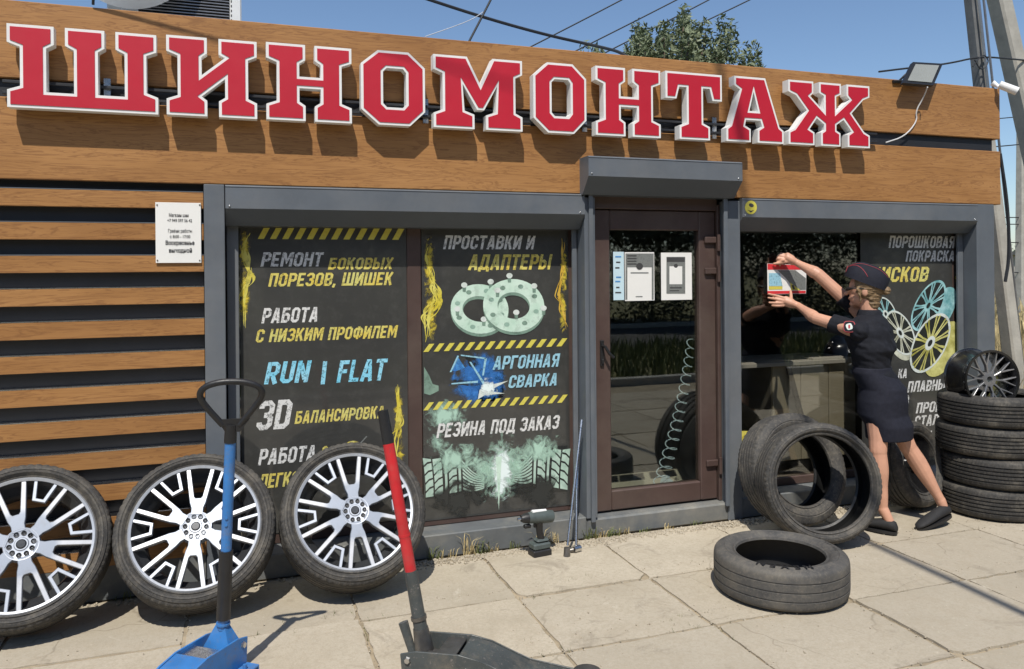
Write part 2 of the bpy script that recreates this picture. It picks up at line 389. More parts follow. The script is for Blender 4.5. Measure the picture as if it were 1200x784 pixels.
def prism_bm(bm, loops, y0, y1, inset=0):
    """loops in x,z; front at y0, back at y1 (y0<y1); inset chamfers the front"""
    if inset:
        fl = [offset_poly(lp, inset if i == 0 else -inset) for i, lp in enumerate(loops)]
        f = fill_loops(bm, fl, y0)
        b = fill_loops(bm, loops, y1)
        mid = [[bm.verts.new((u, y0 + inset, v)) for u, v in lp] for lp in loops]
        for A, Mi, B in zip(f, mid, b):
            n = len(A)
            for i in range(n):
                j = (i + 1) % n
                bm.faces.new((A[i], A[j], Mi[j], Mi[i])); bm.faces.new((Mi[i], Mi[j], B[j], B[i]))
    else:
        f = fill_loops(bm, loops, y0); b = fill_loops(bm, loops, y1)
        for A, B in zip(f, b):
            n = len(A)
            for i in range(n):
                j = (i + 1) % n; bm.faces.new((A[i], A[j], B[j], B[i]))
def area(p): return sum(p[i][0] * p[(i + 1) % len(p)][1] - p[(i + 1) % len(p)][0] * p[i][1] for i in range(len(p))) / 2
def offset_poly(p, d):
    """d>0 shrinks the loop"""
    s = 1 if area(p) > 0 else -1
    n = len(p); out = []
    for i in range(n):
        a, b, c = Vector(p[i - 1]), Vector(p[i]), Vector(p[(i + 1) % n])
        e1 = (b - a).normalized(); e2 = (c - b).normalized()
        n1 = Vector((-e1.y, e1.x)) * s; n2 = Vector((-e2.y, e2.x)) * s
        k = n1 + n2
        if k.length < 1e-6: k = n1.copy()
        k.normalize(); q = b + k * (d / max(.35, k.dot(n1)))
        out.append((q.x, q.y))
    return out
def flat(name, pts, Y, m, parent, holes=()):
    """flat print: px loops on the plane y=Y"""
    bm = bmesh.new(); o = parent.location
    lp = [[(F(x, y, Y).x - o.x, F(x, y, Y).z - o.z) for x, y in q] for q in (pts, *holes)]
    fill_loops(bm, lp, Y - o.y)
    return link(name, mesh_of(bm), m, parent)
def flat_many(name, polys, Y, m, parent):
    bm = bmesh.new(); o = parent.location
    for q in polys:
        lp = [(F(x, y, Y).x - o.x, F(x, y, Y).z - o.z) for x, y in q]
        try: bm.faces.new([bm.verts.new((u, Y - o.y, v)) for u, v in lp])
        except ValueError: pass
    return link(name, mesh_of(bm), m, parent)
_font = {}
def text_mesh(s, bold=.02, shear=.22, space=1.0):
    key = (s, bold, shear, space)
    if key in _font: return _font[key]
    cu = bpy.data.curves.new('txt', 'FONT'); cu.body = s; cu.offset = bold; cu.shear = shear; cu.space_character = space
    cu.resolution_u = 3; cu.fill_mode = 'FRONT' if hasattr(cu, 'fill_mode') else cu.fill_mode
    o = bpy.data.objects.new('txt', cu); C.objects.link(o)
    bpy.context.view_layer.update()
    dg = bpy.context.evaluated_depsgraph_get()
    me = bpy.data.meshes.new_from_object(o.evaluated_get(dg))
    bpy.data.objects.remove(o); bpy.data.curves.remove(cu)
    _font[key] = me
    return me
def text_small(s, xl, yb, xr, h, Y, m, parent, bold=.03, shear=.22, yt=None, name='lettering'):
    """letters from pixel xl to xr, baseline yb (at xl), h pixels tall, on plane y=Y"""
    me = text_mesh(s, bold, shear).copy(); me.materials.clear()
    a = F(xl, yb, Y); b = F(xr, yb, Y); t = F(xl, yb - h, Y)
    xs = [v.co.x for v in me.vertices]; ys = [v.co.y for v in me.vertices]
    x0, x1 = min(xs), max(xs)
    capm = text_mesh('H' if s.isupper() or True else s, bold, 0); cap = max(v.co.y for v in capm.vertices); lo = min(v.co.y for v in capm.vertices)
    sx = (b.x - a.x) / (x1 - x0); sz = (t.z - a.z) / (cap - lo); o = parent.location
    for v in me.vertices: v.co = Vector((a.x + (v.co.x - x0) * sx - o.x, Y - o.y, a.z + (v.co.y - lo) * sz - o.z))
    return link(name, me, m, parent)
a_, b_, l_, r_, c_ = .095, .905, .095, .455, .10
_O = [(l_ + c_, a_), (r_ - c_, a_), (r_, a_ + c_), (r_, b_ - c_), (r_ - c_, b_), (l_ + c_, b_), (l_, b_ - c_), (l_, a_ + c_)]
_P = [(l_, 0), (l_, b_), (r_ - c_, b_), (r_, b_ - c_), (r_, .54), (r_ - c_, .44), (l_ + .09, .44)]
_Z2 = [(r_ - c_, .5), (r_, .40), (r_, a_ + c_), (r_ - c_, a_), (l_ + c_, a_), (l_, a_ + c_), (l_, .27)]
GP = {  # width, strokes (closed ones marked by a repeated first point)
 'О': (.55, [_O + _O[:1]]), 'Р': (.53, [_P]), 'P': (.53, [_P]),
 'Е': (.50, [[(.47, b_), (l_, b_), (l_, a_), (.47, a_)], [(l_ + .09, .5), (.42, .5)]]),
 'М': (.72, [[(l_, 0), (l_, 1)], [(.625, 0), (.625, 1)], [(.17, .93), (.36, .32), (.55, .93)]]),
 'Н': (.55, [[(l_, 0), (l_, 1)], [(r_, 0), (r_, 1)], [(l_ + .09, .5), (r_ - .09, .5)]]),
 'Т': (.52, [[(0, b_), (.52, b_)], [(.26, 0), (.26, .81)]]),
 'Б': (.55, [[(.48, b_), (l_, b_), (l_, a_), (r_ - c_, a_), (r_, a_ + c_), (r_, .46), (r_ - c_, .56), (l_ + .09, .56)]]),
 'В': (.55, [[(l_ + .09, .5), (r_ - c_, .5), (r_, .6), (r_, b_ - c_), (r_ - c_, b_), (l_, b_), (l_, a_), (r_ - c_, a_), (r_, a_ + c_), (r_, .40), (r_ - c_ + .01, .5)]]),
 'К': (.56, [[(l_, 0), (l_, 1)], [(l_ + .09, .42), (.47, 1)], [(.26, .62), (.48, 0)]]),
 'Ы': (.78, [[(l_, 1), (l_, a_), (.30, a_), (.40, a_ + c_), (.40, .46), (.30, .56), (l_ + .09, .56)], [(.68, 0), (.68, 1)]]),
 'Ь': (.54, [[(l_, 1), (l_, a_), (r_ - c_, a_), (r_, a_ + c_), (r_, .46), (r_ - c_, .56), (l_ + .09, .56)]]),
 'Х': (.56, [[(.08, 0), (.48, 1)], [(.08, 1), (.245, .6)], [(.315, .4), (.48, 0)]]),
 'П': (.55, [[(l_, 0), (l_, b_), (r_, b_), (r_, 0)]]),
 'З': (.54, [[(l_, .73), (l_, b_ - c_), (l_ + c_, b_), (r_ - c_, b_), (r_, b_ - c_), (r_, .60), (r_ - c_, .5), (l_ + .12, .5)], _Z2]),
 'Ш': (.80, [[(l_, 1), (l_, a_), (.705, a_), (.705, 1)], [(.40, 1), (.40, .19)]]),
 'И': (.57, [[(l_, 0), (l_, 1)], [(.475, 0), (.475, 1)], [(.16, .14), (.41, .86)]]),
 'А': (.58, [[(.09, 0), (.25, b_), (.33, b_), (.49, 0)], [(.19, .27), (.39, .27)]]),
 'С': (.54, [[(r_, .64), (r_, b_ - c_), (r_ - c_, b_), (l_ + c_, b_), (l_, b_ - c_), (l_, a_ + c_), (l_ + c_, a_), (r_ - c_, a_), (r_, a_ + c_), (r_, .36)]]),
 'Ф': (.72, [[(.36, 0), (.36, 1)], [(.27, .2), (.19, .2), (l_, .3), (l_, .7), (.19, .8), (.27, .8)], [(.45, .2), (.53, .2), (.625, .3), (.625, .7), (.53, .8), (.45, .8)]]),
 'Л': (.58, [[(0, a_), (.10, a_ + .02), (.17, b_), (.485, b_), (.485, 0)]]),
 'Г': (.47, [[(l_, 0), (l_, b_), (.47, b_)]]),
 'Я': (.55, [[(r_, 0), (r_, b_), (l_ + c_, b_), (l_, b_ - c_), (l_, .58), (l_ + c_, .48), (r_ - .09, .48)], [(.25, .40), (.11, 0)]]),
 'Д': (.62, [[(.13, .19), (.20, b_), (.47, b_), (.47, .19)], [(.06, -.1), (.06, a_), (.56, a_), (.56, -.1)]]),
 'R': (.55, [_P, [(.30, .36), (.46, 0)]]), 'U': (.55, [[(l_, 1), (l_, a_ + c_), (l_ + c_, a_), (r_ - c_, a_), (r_, a_ + c_), (r_, 1)]]),
 'N': (.57, [[(l_, 0), (l_, 1)], [(.475, 0), (.475, 1)], [(.16, .86), (.41, .14)]]),
 'F': (.48, [[(.46, b_), (l_, b_), (l_, 0)], [(l_ + .09, .5), (.41, .5)]]), 'L': (.46, [[(l_, 1), (l_, a_), (.46, a_)]]),
 'D': (.56, [[(l_, a_), (l_, b_), (r_ - c_, b_), (r_, b_ - c_), (r_, a_ + c_), (r_ - c_, a_), (l_, a_)]]),
 '/': (.24, [[(.11, 0), (.11, 1)]]), ',': (.2, [[(.12, .16), (.06, -.12)]]), ' ': (.26, []),
}
for k1, k2 in zip('3TAEHOCKBMX', 'ЗТАЕНОСКВМХ'): GP[k1] = GP[k2]
def text(s, xl, yb, xr, h, Y, m, parent, bold=.03, shear=.2, name='lettering', th=.175):
    """condensed slanted capitals printed between pixel xl and xr, baseline yb (at xl), h pixels tall, on plane y=Y"""
    a = F(xl, yb, Y); b = F(xr, yb, Y); t = F(xl, yb - h, Y); o = parent.location
    gap = .075; wd = sum(GP[ch][0] + gap for ch in s) - gap
    ht = t.z - a.z; sx = (b.x - a.x) / (wd + shear)
    bm = bmesh.new(); x = 0; lay = 0
    for ch in s:
        w_, st = GP[ch]
        for pl in st:
            lay = (lay + 1) % 4
            closed = pl[0] == pl[-1] and len(pl) > 3
            P = pl[:-1] if closed else pl; n = len(P); Lf, Rt = [], []
            for i in range(n):
                p0 = Vector(P[i - 1]) if (i or closed) else None; p1 = Vector(P[i]); p2 = Vector(P[(i + 1) % n]) if (i < n - 1 or closed) else None
                d1 = (p1 - p0).normalized() if p0 is not None else None; d2 = (p2 - p1).normalized() if p2 is not None else None
                d1 = d1 or d2; d2 = d2 or d1
                n1, n2 = Vector((-d1.y, d1.x)), Vector((-d2.y, d2.x)); k = (n1 + n2).normalized(); q = k * (th / 2 / max(.45, k.dot(n1)))
                Lf.append(p1 + q); Rt.append(p1 - q)
            def V(p): return bm.verts.new((a.x + (x + p.x + p.y * shear) * sx - o.x, Y - .00012 * lay - o.y, a.z + p.y * ht - o.z))
            A = [V(p) for p in Lf]; B_ = [V(p) for p in Rt]
            for i in range(n if closed else n - 1):
                j = (i + 1) % n; bm.faces.new((A[i], A[j], B_[j], B_[i]))
        x += w_ + gap
    return link(name, mesh_of(bm), m, parent)
# ------------------------------------------------------------------ setting: ground
def plane(name, x0, x1, y0, y1, z, m, kind='structure', parent=None):
    bm = bmesh.new(); bmesh.ops.create_grid(bm, x_segments=2, y_segments=2, size=.5)
    for v in bm.verts: v.co = Vector(((v.co.x) * (x1 - x0), v.co.y * (y1 - y0), 0))
    o = link(name, mesh_of(bm), m, parent, ((x0 + x1) / 2, (y0 + y1) / 2, z)); o['kind'] = kind; return o
plane('ground', -400, 400, -400, 400, -.03, 'meadow')
pv = plane('pavement', -3.6, 8.2, -5.42, .02, -.0075, 'soil')
random.seed(3)
rng = random.Random(5)
XJ = [-3.22 + .745 * i for i in range(16)]
XJ[4:12] = [-.24, .515, 1.285, 2.015, 2.80, 3.52, 4.27, 5.01]
offs = {5: .0, 4: .10, 6: .0, 7: .0, 8: .0, 9: -.02, 10: .1, 3: .12}
for i in range(len(XJ) - 1):
    for k in range(10):
        y1 = -.09 - k * .59 + {3: .05, 4: .03, 5: -.0, 6: 0, 7: 0, 8: -.0, 9: .0}.get(i, rng.uniform(-.05, .05)); y0 = y1 - .59
        if k == 0: y1 = -.015
        if y0 < -5.35: continue
        g = .004 + rng.uniform(0, .003); x0, x1 = XJ[i], XJ[i + 1]
        bm = bmesh.new()
        nx, ny = 16, 13
        tilt = [rng.uniform(-.004, .004) for _ in range(4)]
        grid = []
        for b_ in range(ny + 1):
            row = []
            for a_ in range(nx + 1):
                u, v_ = a_ / nx, b_ / ny
                X = (x0 + g) * (1 - u) + (x1 - g) * u; Yy = (y0 + g) * (1 - v_) + (y1 - g) * v_
                if a_ in (0, nx): X += mnoise.noise(Vector((X * 3, Yy * 9, 1))) * .008 + abs(mnoise.noise(Vector((X * 20, Yy * 31, 1)))) * (.012 if a_ == 0 else -.012)
                if b_ in (0, ny): Yy += mnoise.noise(Vector((X * 9, Yy * 3, 5))) * .008 + abs(mnoise.noise(Vector((X * 31, Yy * 20, 7)))) * (.012 if b_ == 0 else -.012)
                zz = (tilt[0] * (1 - u) + tilt[1] * u) * (1 - v_) + (tilt[2] * (1 - u) + tilt[3] * u) * v_
                if (a_ in (0, nx)) and (b_ in (0, ny)) and rng.random() < .35:
                    X += (.03 if a_ == 0 else -.03) * rng.random(); Yy += (.03 if b_ == 0 else -.03) * rng.random()
                row.append(bm.verts.new((X - (x0 + x1) / 2, Yy - (y0 + y1) / 2, zz)))
            grid.append(row)
        for b_ in range(ny):
            for a_ in range(nx): bm.faces.new((grid[b_][a_], grid[b_][a_ + 1], grid[b_ + 1][a_ + 1], grid[b_ + 1][a_]))
        ring = [grid[0][a_] for a_ in range(nx + 1)] + [grid[b_][nx] for b_ in range(1, ny + 1)] + [grid[ny][a_] for a_ in range(nx - 1, -1, -1)] + [grid[b_][0] for b_ in range(ny - 1, 0, -1)]
        low = [bm.verts.new(v.co + Vector((0, 0, -.04))) for v in ring]
        for q in range(len(ring)): bm.faces.new((ring[q], low[q], low[(q + 1) % len(ring)], ring[(q + 1) % len(ring)]))
        link('paving_slab', mesh_of(bm), 'slab', pv, (Vector(((x0 + x1) / 2, (y0 + y1) / 2, rng.uniform(-.0025, .0025))) - pv.location))
kb = box('kerb', -40, 40, -5.6, -5.44, -.03, .1, 'concrete', None, .01); kb['kind'] = 'structure'
plane('road', -200, 200, -16, -10.8, -.022, 'asphalt')
k2 = box('far_kerb', -40, 40, -16.2, -16.02, -.03, .1, 'concrete', None, .01); k2['kind'] = 'structure'

# ------------------------------------------------------------------ the shop building
B = empty('tyre_shop', (0, 0, 0), 'low tyre workshop clad in wood-look planks with grey shutter boxes and a glazed door', 'building')
XL = -3.4
# shell
box('back_wall', XL, 5.2, 4.0, 4.12, 0, 2.75, 'room', B)
box('side_wall', 5.14, 5.24, .17, 3.99, 0, 2.75, 'grey', B)
box('side_wall', XL - .1, XL - .002, .02, 3.99, 0, 2.75, 'grey', B)
box('partition', -.17, -.10, .17, 3.98, .0, 2.7, 'room', B)
box('room_floor', -.09, 5.13, .24, 3.98, .0, .06, 'roomfloor', B)
box('roof', XL - .1, 5.26, .1, 4.15, 2.76, 2.84, 'grey', B)
box('backing', XL, -.168, .05, .09, .0, 2.76, 'dark', B)
box('fascia_backing', XL, 5.27, .02, .048, 2.07, 2.9, 'dark', B)
box('ceiling', -.09, 5.13, .18, 3.98, 2.4, 2.44, 'room', B)
# fascia planks
for (z0, z1) in ((2.553, 2.925), (2.070, 2.462)):
    box('plank', XL, 5.32, -.006, .018, z0, z1, 'wood', B, .004)
    box('plank_end', 5.296, 5.322, .0185, .34, z0, z1, 'wood', B, .002)
box('coping', XL, 5.31, .019, .12, 2.901, 2.918, 'grey', B, .002)
box('fascia_return', 5.24, 5.29, .05, .33, 2.12, 2.88, 'dark', B, .002)
# cladding slats
z = 2.026
slat_me = None
while z > .2:
    o = box('slat', XL, -.168, -.004, .028, z - .084, z, 'wood', B, .002)
    box('slat_cap', XL, -.169, -.0045, .049, z + .0003, z + .0042, 'steel' if z < 1.6 else 'grey', B, 0)
    z -= .1612
box('plinth', XL, -.17, -.002, .04, 0, .19, 'grey_dusty', B, .003)
# posts
box('post', -.166, -.066, -.012, .05, .0, 2.068, 'grey', B, .003)
box('post', 1.962, 2.032, -.01, .14, .12, 2.05, 'grey', B, .003)
box('post', 2.955, 3.062, -.004, .14, .0, 2.05, 'grey', B, .003)
box('post', 5.075, 5.245, -.012, .16, .0, 2.068, 'grey', B, .003)
# guide rails
for x0, x1, y0 in ((-.06, .0, .10), (1.925, 1.955, .09), (3.064, 3.10, .09), (5.02, 5.07, .10), (1.985, 2.012, -.03), (2.925, 2.953, -.03)):
    box('guide_rail', x0, x1, y0, y0 + .02 + (.0 if y0 > 0 else -.002), .13 if y0 > 0 else .10, 1.93 if y0 > 0 else 2.16, 'grey', B, .003)
# shutter boxes: five-sided profile
def shutter_box(x0, x1, yf, yb, zt, zb, ch):
    prof = [(yb, zt), (yf + .006, zt), (yf, zt - .006), (yf, zb + ch), (yf + ch * .9, zb), (yb, zb)]
    bm = bmesh.new()
    a = [bm.verts.new((x0, y, zz)) for y, zz in prof]; b = [bm.verts.new((x1, y, zz)) for y, zz in prof]
    bm.faces.new(a); bm.faces.new(b[::-1])
    for i in range(len(prof)): bm.faces.new((a[i], a[(i + 1) % 6], b[(i + 1) % 6], b[i]))
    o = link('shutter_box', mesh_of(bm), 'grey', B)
    o.data.materials.append(MT['grey_shaded'])
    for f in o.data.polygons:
        if f.normal.z < -.3: f.material_index = 1  # down-facing sides get the darker copy, shade put into the colour
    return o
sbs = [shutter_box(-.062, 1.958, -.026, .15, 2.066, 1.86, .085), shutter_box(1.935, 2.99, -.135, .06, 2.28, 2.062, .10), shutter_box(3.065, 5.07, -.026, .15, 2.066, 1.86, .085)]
for s_, (x0, x1, yf, zt, zb) in zip(sbs, ((-.062, 1.958, -.026, 2.066, 1.945), (1.935, 2.99, -.135, 2.28, 2.165), (3.065, 5.07, -.026, 2.066, 1.945))):
    for x in (x0 + .02, x1 - .03):
        bm = bmesh.new(); bmesh.ops.create_uvsphere(bm, u_segments=8, v_segments=5, radius=.006)
        link('rivet', mesh_of(bm, smooth=True), 'steel', s_, (x, yf, zb + .012))
    box('lid_seam', x0, x1, yf - .001, yf + .002, zt - .012, zt - .0095, 'dark', None, 0).parent = s_
# sills
box('sill', -.064, 1.962, -.004, .20, .0, .13, 'grey_dusty', B, .006)
box('sill', 1.965, 2.96, .0, .235, .0, .112, 'grey_dusty', B, .01)
box('sill', 2.965, 5.072, .004, .20, .0, .13, 'grey_dusty', B, .006)
# window frames
def window(x0, x1, z0, z1, mull, glassy, y=.16):
    bm = bmesh.new(); t = .055
    bm_box(bm, x0, x0 + .035, y - .004, y + .06, z0, z1, .003); bm_box(bm, x1 - .035, x1, y - .004, y + .06, z0, z1, .003)
    bm_box(bm, x0 + .0355, x1 - .0355, y - .006, y + .06, z0, z0 + t, .004); bm_box(bm, x0 + .0355, x1 - .0355, y - .006, y + .06, z1 - t, z1, .004)
    for a, b in mull: bm_box(bm, a, b, y - .012, y + .06, z0 + t + .0005, z1 - t - .0005, .006)
    wo = link('window', mesh_of(bm), 'brown', B)
    edges = [x0 + .035] + [q for ab in mull for q in ab] + [x1 - .035]
    for i in range(0, len(edges), 2):
        p = box('pane', edges[i], edges[i + 1], y + .006, y + .012, z0 + t, z1 - t, 'glass', None, 0); p.parent = wo
    return wo
window(-.04, 1.95, .132, 1.92, [(.915, 1.0)], True)
window(3.085, 5.05, .132, 1.92, [], True)
# door
D = empty('door', (2.05, .0, .0)); D.parent = B
dy = .075
bm = bmesh.new()
bm_box(bm, 0, .12, dy, dy + .07, .125, 1.985, .006); bm_box(bm, .755, .875, dy, dy + .07, .125, 1.985, .006)
bm_box(bm, .1205, .7545, dy + .001, dy + .07, .125, .245, .006); bm_box(bm, .1205, .7545, dy + .001, dy + .07, 1.86, 1.985, .006)
link('door_leaf', mesh_of(bm), 'brown', D)
bm = bmesh.new(); bm_box(bm, .878, .90, dy - .02, dy + .08, .115, 2.03, .003); bm_box(bm, -.006, .8775, dy - .02, dy + .08, 1.988, 2.1, .003)
link('door_frame', mesh_of(bm), 'brown', D)
box('pane', 2.168, 2.807, dy + .03, dy + .036, .243, 1.862, 'doorglass', D, 0)
bm = bmesh.new(); bm_box(bm, .045, .07, dy - .012, dy - .001, 1.02, 1.18, .003); tube_bm(bm, [(.058, dy - .01, 1.145), (.058, dy - .05, 1.145), (.085, dy - .055, 1.10), (.115, dy - .05, 1.075)], .009, 8); bm_box(bm, .05, .066, dy - .02, dy - .0125, 1.035, 1.065, .003)
link('door_handle', mesh_of(bm), 'black', D)
for zz in (1.80, 1.60, .36):
    bm = bmesh.new(); bm_box(bm, .79, .872, dy - .022, dy - .001, zz - .02, zz + .02, .004); tube_bm(bm, [(.882, dy - .03, zz - .07), (.882, dy - .03, zz + .035)], .011, 8)
    link('hinge', mesh_of(bm), 'brown', D)
# rear-room things seen faintly through the panes
cx0, cx1 = F(905, 450, .5).x, F(1003, 450, .5).x
wb = empty('counter', ((cx0 + cx1) / 2, .75, .06), 'pale counter inside behind the right window pane', 'counter')
box('counter_top', cx0 - .3, cx1, .46, .95, .90, .93, 'paper', wb)
for k in range(3):
    a_ = cx0 + (cx1 - cx0) * k / 3; box('panel', a_ + .004, a_ + (cx1 - cx0) / 3 - .004, .5, .52, .20, .899, 'cream', wb)
box('plinth', cx0, cx1, .51, .9, .0605, .199, 'dark', wb); box('side', cx0 + .001, cx0 + .03, .5205, .92, .2, .899, 'room', wb)
tube('strut', [(cx0 + .12, .47, .89), (cx0 + .33, .49, .25)], .02, 'dsteel', wb, 8)
bn = empty('paper_stack', (F(960, 437, .6).x, .6, .93), 'white papers lying on the counter inside the right window', 'papers')
box('sheets', bn.location.x - .14, bn.location.x + .16, .5, .7, .9305, .945, 'paper', bn)
sc_ = empty('stool', (3.42, .8, .06), 'dark stool beside the pale counter inside the right window', 'stool')
box('seat', 3.28, 3.56, .66, .94, .55, .60, 'dsteel', sc_)
for x in (3.30, 3.51):
    for y in (.68, .90): box('leg', x, x + .025, y, y + .025, .0605, .549, 'steel', sc_)
hs = []
ha, hb2 = F(810, 398, .20), F(772, 572, .20)
for i in range(300):
    a = i * .34; k = i / 299; c_ = ha.lerp(hb2, k); c_.x += .05 * math.sin(k * PI) * .6
    rr_ = .022 + .03 * k
    hs.append((c_.x + rr_ * math.cos(a), c_.y + .03 * math.sin(a), c_.z + .012 * math.sin(a)))
tag(tube('coiled_hose', hs, .0036, 'hose', None, 6), 'thin coiled air hose hanging inside the door pane', 'air hose')
ag = empty('air_gun', (2.52, .33, .08), 'small blue bottle-shaped tool lying inside at the foot of the door', 'tool')
tube('tool_body', [tuple(F(778, 562, .2)), tuple(F(797, 578, .2))], .033, 'hose', ag, 12); tube('tool_neck', [tuple(F(797, 578, .2)), tuple(F(803, 583, .2))], .016, 'steel', ag, 10)

# ------------------------------------------------------------------ sign letters
GL = {
'Ш': ([(0,1),(.30,1),(.30,.78),(.25,.73),(.25,.2),(.43,.2),(.43,.73),(.373,.78),(.373,1),(.634,1),(.634,.78),(.59,.73),(.59,.2),(.77,.2),(.77,.73),(.709,.78),(.709,1),(.99,1),(.99,.78),(.92,.73),(.92,.26),(1,.21),(1,0),(0,0),(0,.21),(.082,.26),(.082,.73),(0,.78)],),
'И': ([(0,1),(.44,1),(.44,.8),(.38,.75),(.38,.52),(.64,.76),(.57,.8),(.57,1),(1,1),(1,.8),(.9,.75),(.9,.25),(1,.2),(1,0),(.57,0),(.57,.2),(.64,.25),(.64,.49),(.38,.25),(.44,.2),(.44,0),(0,0),(0,.2),(.12,.25),(.12,.75),(0,.8)],),
'Н': ([(0,1),(.45,1),(.45,.8),(.38,.75),(.38,.58),(.63,.58),(.63,.75),(.56,.8),(.56,1),(1,1),(1,.8),(.88,.75),(.88,.25),(1,.2),(1,0),(.56,0),(.56,.2),(.63,.25),(.63,.43),(.38,.43),(.38,.25),(.45,.2),(.45,0),(0,0),(0,.2),(.12,.25),(.12,.75),(0,.8)],),
'О': ([(.26,1),(.74,1),(1,.8),(1,.2),(.76,0),(.27,0),(0,.2),(0,.81)], [(.34,.29),(.40,.24),(.65,.24),(.7,.29),(.7,.72),(.65,.77),(.40,.77),(.34,.72)]),
'М': ([(0,1),(.37,1),(.52,.62),(.66,1),(1,1),(1,.8),(.92,.75),(.92,.25),(1,.2),(1,0),(.58,0),(.58,.2),(.69,.25),(.71,.62),(.56,.27),(.48,.27),(.32,.62),(.34,.25),(.45,.2),(.45,0),(0,0),(0,.2),(.1,.25),(.1,.75),(0,.8)],),
'Т': ([(0,1),(1,1),(1,.60),(.83,.60),(.78,.78),(.66,.78),(.66,.25),(.78,.2),(.78,0),(.24,0),(.24,.2),(.37,.25),(.37,.78),(.24,.78),(.19,.60),(0,.60)],),
'А': ([(.14,1),(.68,1),(.93,.25),(1,.2),(1,0),(.54,0),(.54,.2),(.62,.25),(.59,.34),(.34,.34),(.32,.25),(.42,.2),(.42,0),(0,0),(0,.2),(.07,.25),(.24,.8),(.14,.86)], [(.40,.48),(.55,.48),(.475,.78)]),
'Ж': ([(0,1),(.3,1),(.3,.82),(.26,.77),(.43,.54),(.43,.79),(.37,.83),(.37,1),(.64,1),(.64,.83),(.58,.79),(.58,.54),(.75,.76),(.71,.82),(.71,1),(1,1),(1,.82),(.92,.77),(.77,.54),(.93,.25),(1,.2),(1,0),(.72,0),(.72,.2),(.77,.25),(.67,.43),(.58,.34),(.58,.25),(.63,.21),(.63,0),(.39,0),(.39,.21),(.43,.25),(.43,.34),(.34,.43),(.25,.25),(.31,.2),(.31,0),(0,0),(0,.2),(.07,.25),(.22,.54),(.09,.77),(0,.82)],),
}
YL = -.10; DL = .058
SG = empty('shop_sign', (0, -.05, 2.3), 'big red channel-letter sign reading ШИНОМОНТАЖ with white edges', 'sign')
bm = bmesh.new()
bm_box(bm, -1.05, 4.15, .012, .032, .168, .182, .002); bm_box(bm, -1.05, 4.15, .012, .032, .222, .236, .002)
link('rail', mesh_of(bm), 'dark', SG)
spec = [('Ш', 8, 185, 27, 125, 135), ('И', 195, 301, 40, 0, 0), ('Н', 312, 412, 0, 0, 0), ('О', 423, 498, 0, 0, 0), ('М', 508, 612, 0, 0, 0), ('О', 625, 687, 0, 0, 0), ('Н', 698, 774, 0, 0, 0), ('Т', 780, 846, 0, 0, 0), ('А', 851, 918, 0, 0, 0), ('Ж', 924, 1019, 0, 0, 0)]
zt, zb = F(8, 27, YL).z, F(8, 125, YL).z
for ch, xl, xr, *_ in spec:
    ytop = 27 + (xl - 8) * (100 - 27) / (1019 - 8); ybot = 125 + (xl - 8) * (173 - 125) / (1019 - 8)
    a = F(xl, (ytop + ybot) / 2, YL).x; b = F(xr, (ytop + ybot) / 2, YL).x
    z1 = F(xl, ytop, YL).z; z0 = F(xl, ybot, YL).z
    loops = [[(a + u * (b - a), z0 + v * (z1 - z0) - 2.3) for u, v in lp] for lp in GL[ch]]
    bm = bmesh.new(); prism_bm(bm, loops, YL + .05, YL + DL + .05)
    lo = link('letter', mesh_of(bm), 'signwhite', SG)
    inner = [offset_poly(lp, .0135 if i == 0 else -.0135) for i, lp in enumerate(loops)]
    bm = bmesh.new(); prism_bm(bm, inner, YL + .05 - .003, YL + .05 + .002)
    link('letter_face', mesh_of(bm), 'signred', lo)
bm = bmesh.new()
for x in (-.62, .02, .42, .98, 1.4, 1.95, 2.35, 2.85, 3.3, 3.75):
    bm_box(bm, x, x + .03, .0305, .044, .14, .275, 0)
link('bracket', mesh_of(bm), 'steel', SG)['kind'] = 'stuff'

# ------------------------------------------------------------------ window posters
YF = .150
def poster(xl, xr, zt_, zb_, label):
    e = empty('window_poster', ((xl + xr) / 2, YF + .004, zb_), label, 'poster')
    box('film', xl, xr, YF, YF + .003, zb_, zt_, 'film', e, 0)
    return e
yt_ = YF - .0012; yt2 = YF - .0024; yt3 = YF - .0036
def stripes(x0, x1, yT0, yT1, h, p, n, lean=7, Y=None, w=None):
    Y = yt2 if Y is None else Y
    st = (x1 - x0) / n
    polys = []
    for i in range(n):
        a = x0 + i * st; wd = w or st * .5
        f0 = (a - x0) / (x1 - x0); f1 = (a + wd - x0) / (x1 - x0)
        y0 = yT0 + (yT1 - yT0) * f0; y1 = yT0 + (yT1 - yT0) * f1
        polys.append([(a, y0 + h), (a + wd, y1 + h), (a + wd + lean, y1), (a + lean, y0)])
    flat_many('hazard_stripes', polys, Y, 'p_stripe', p)
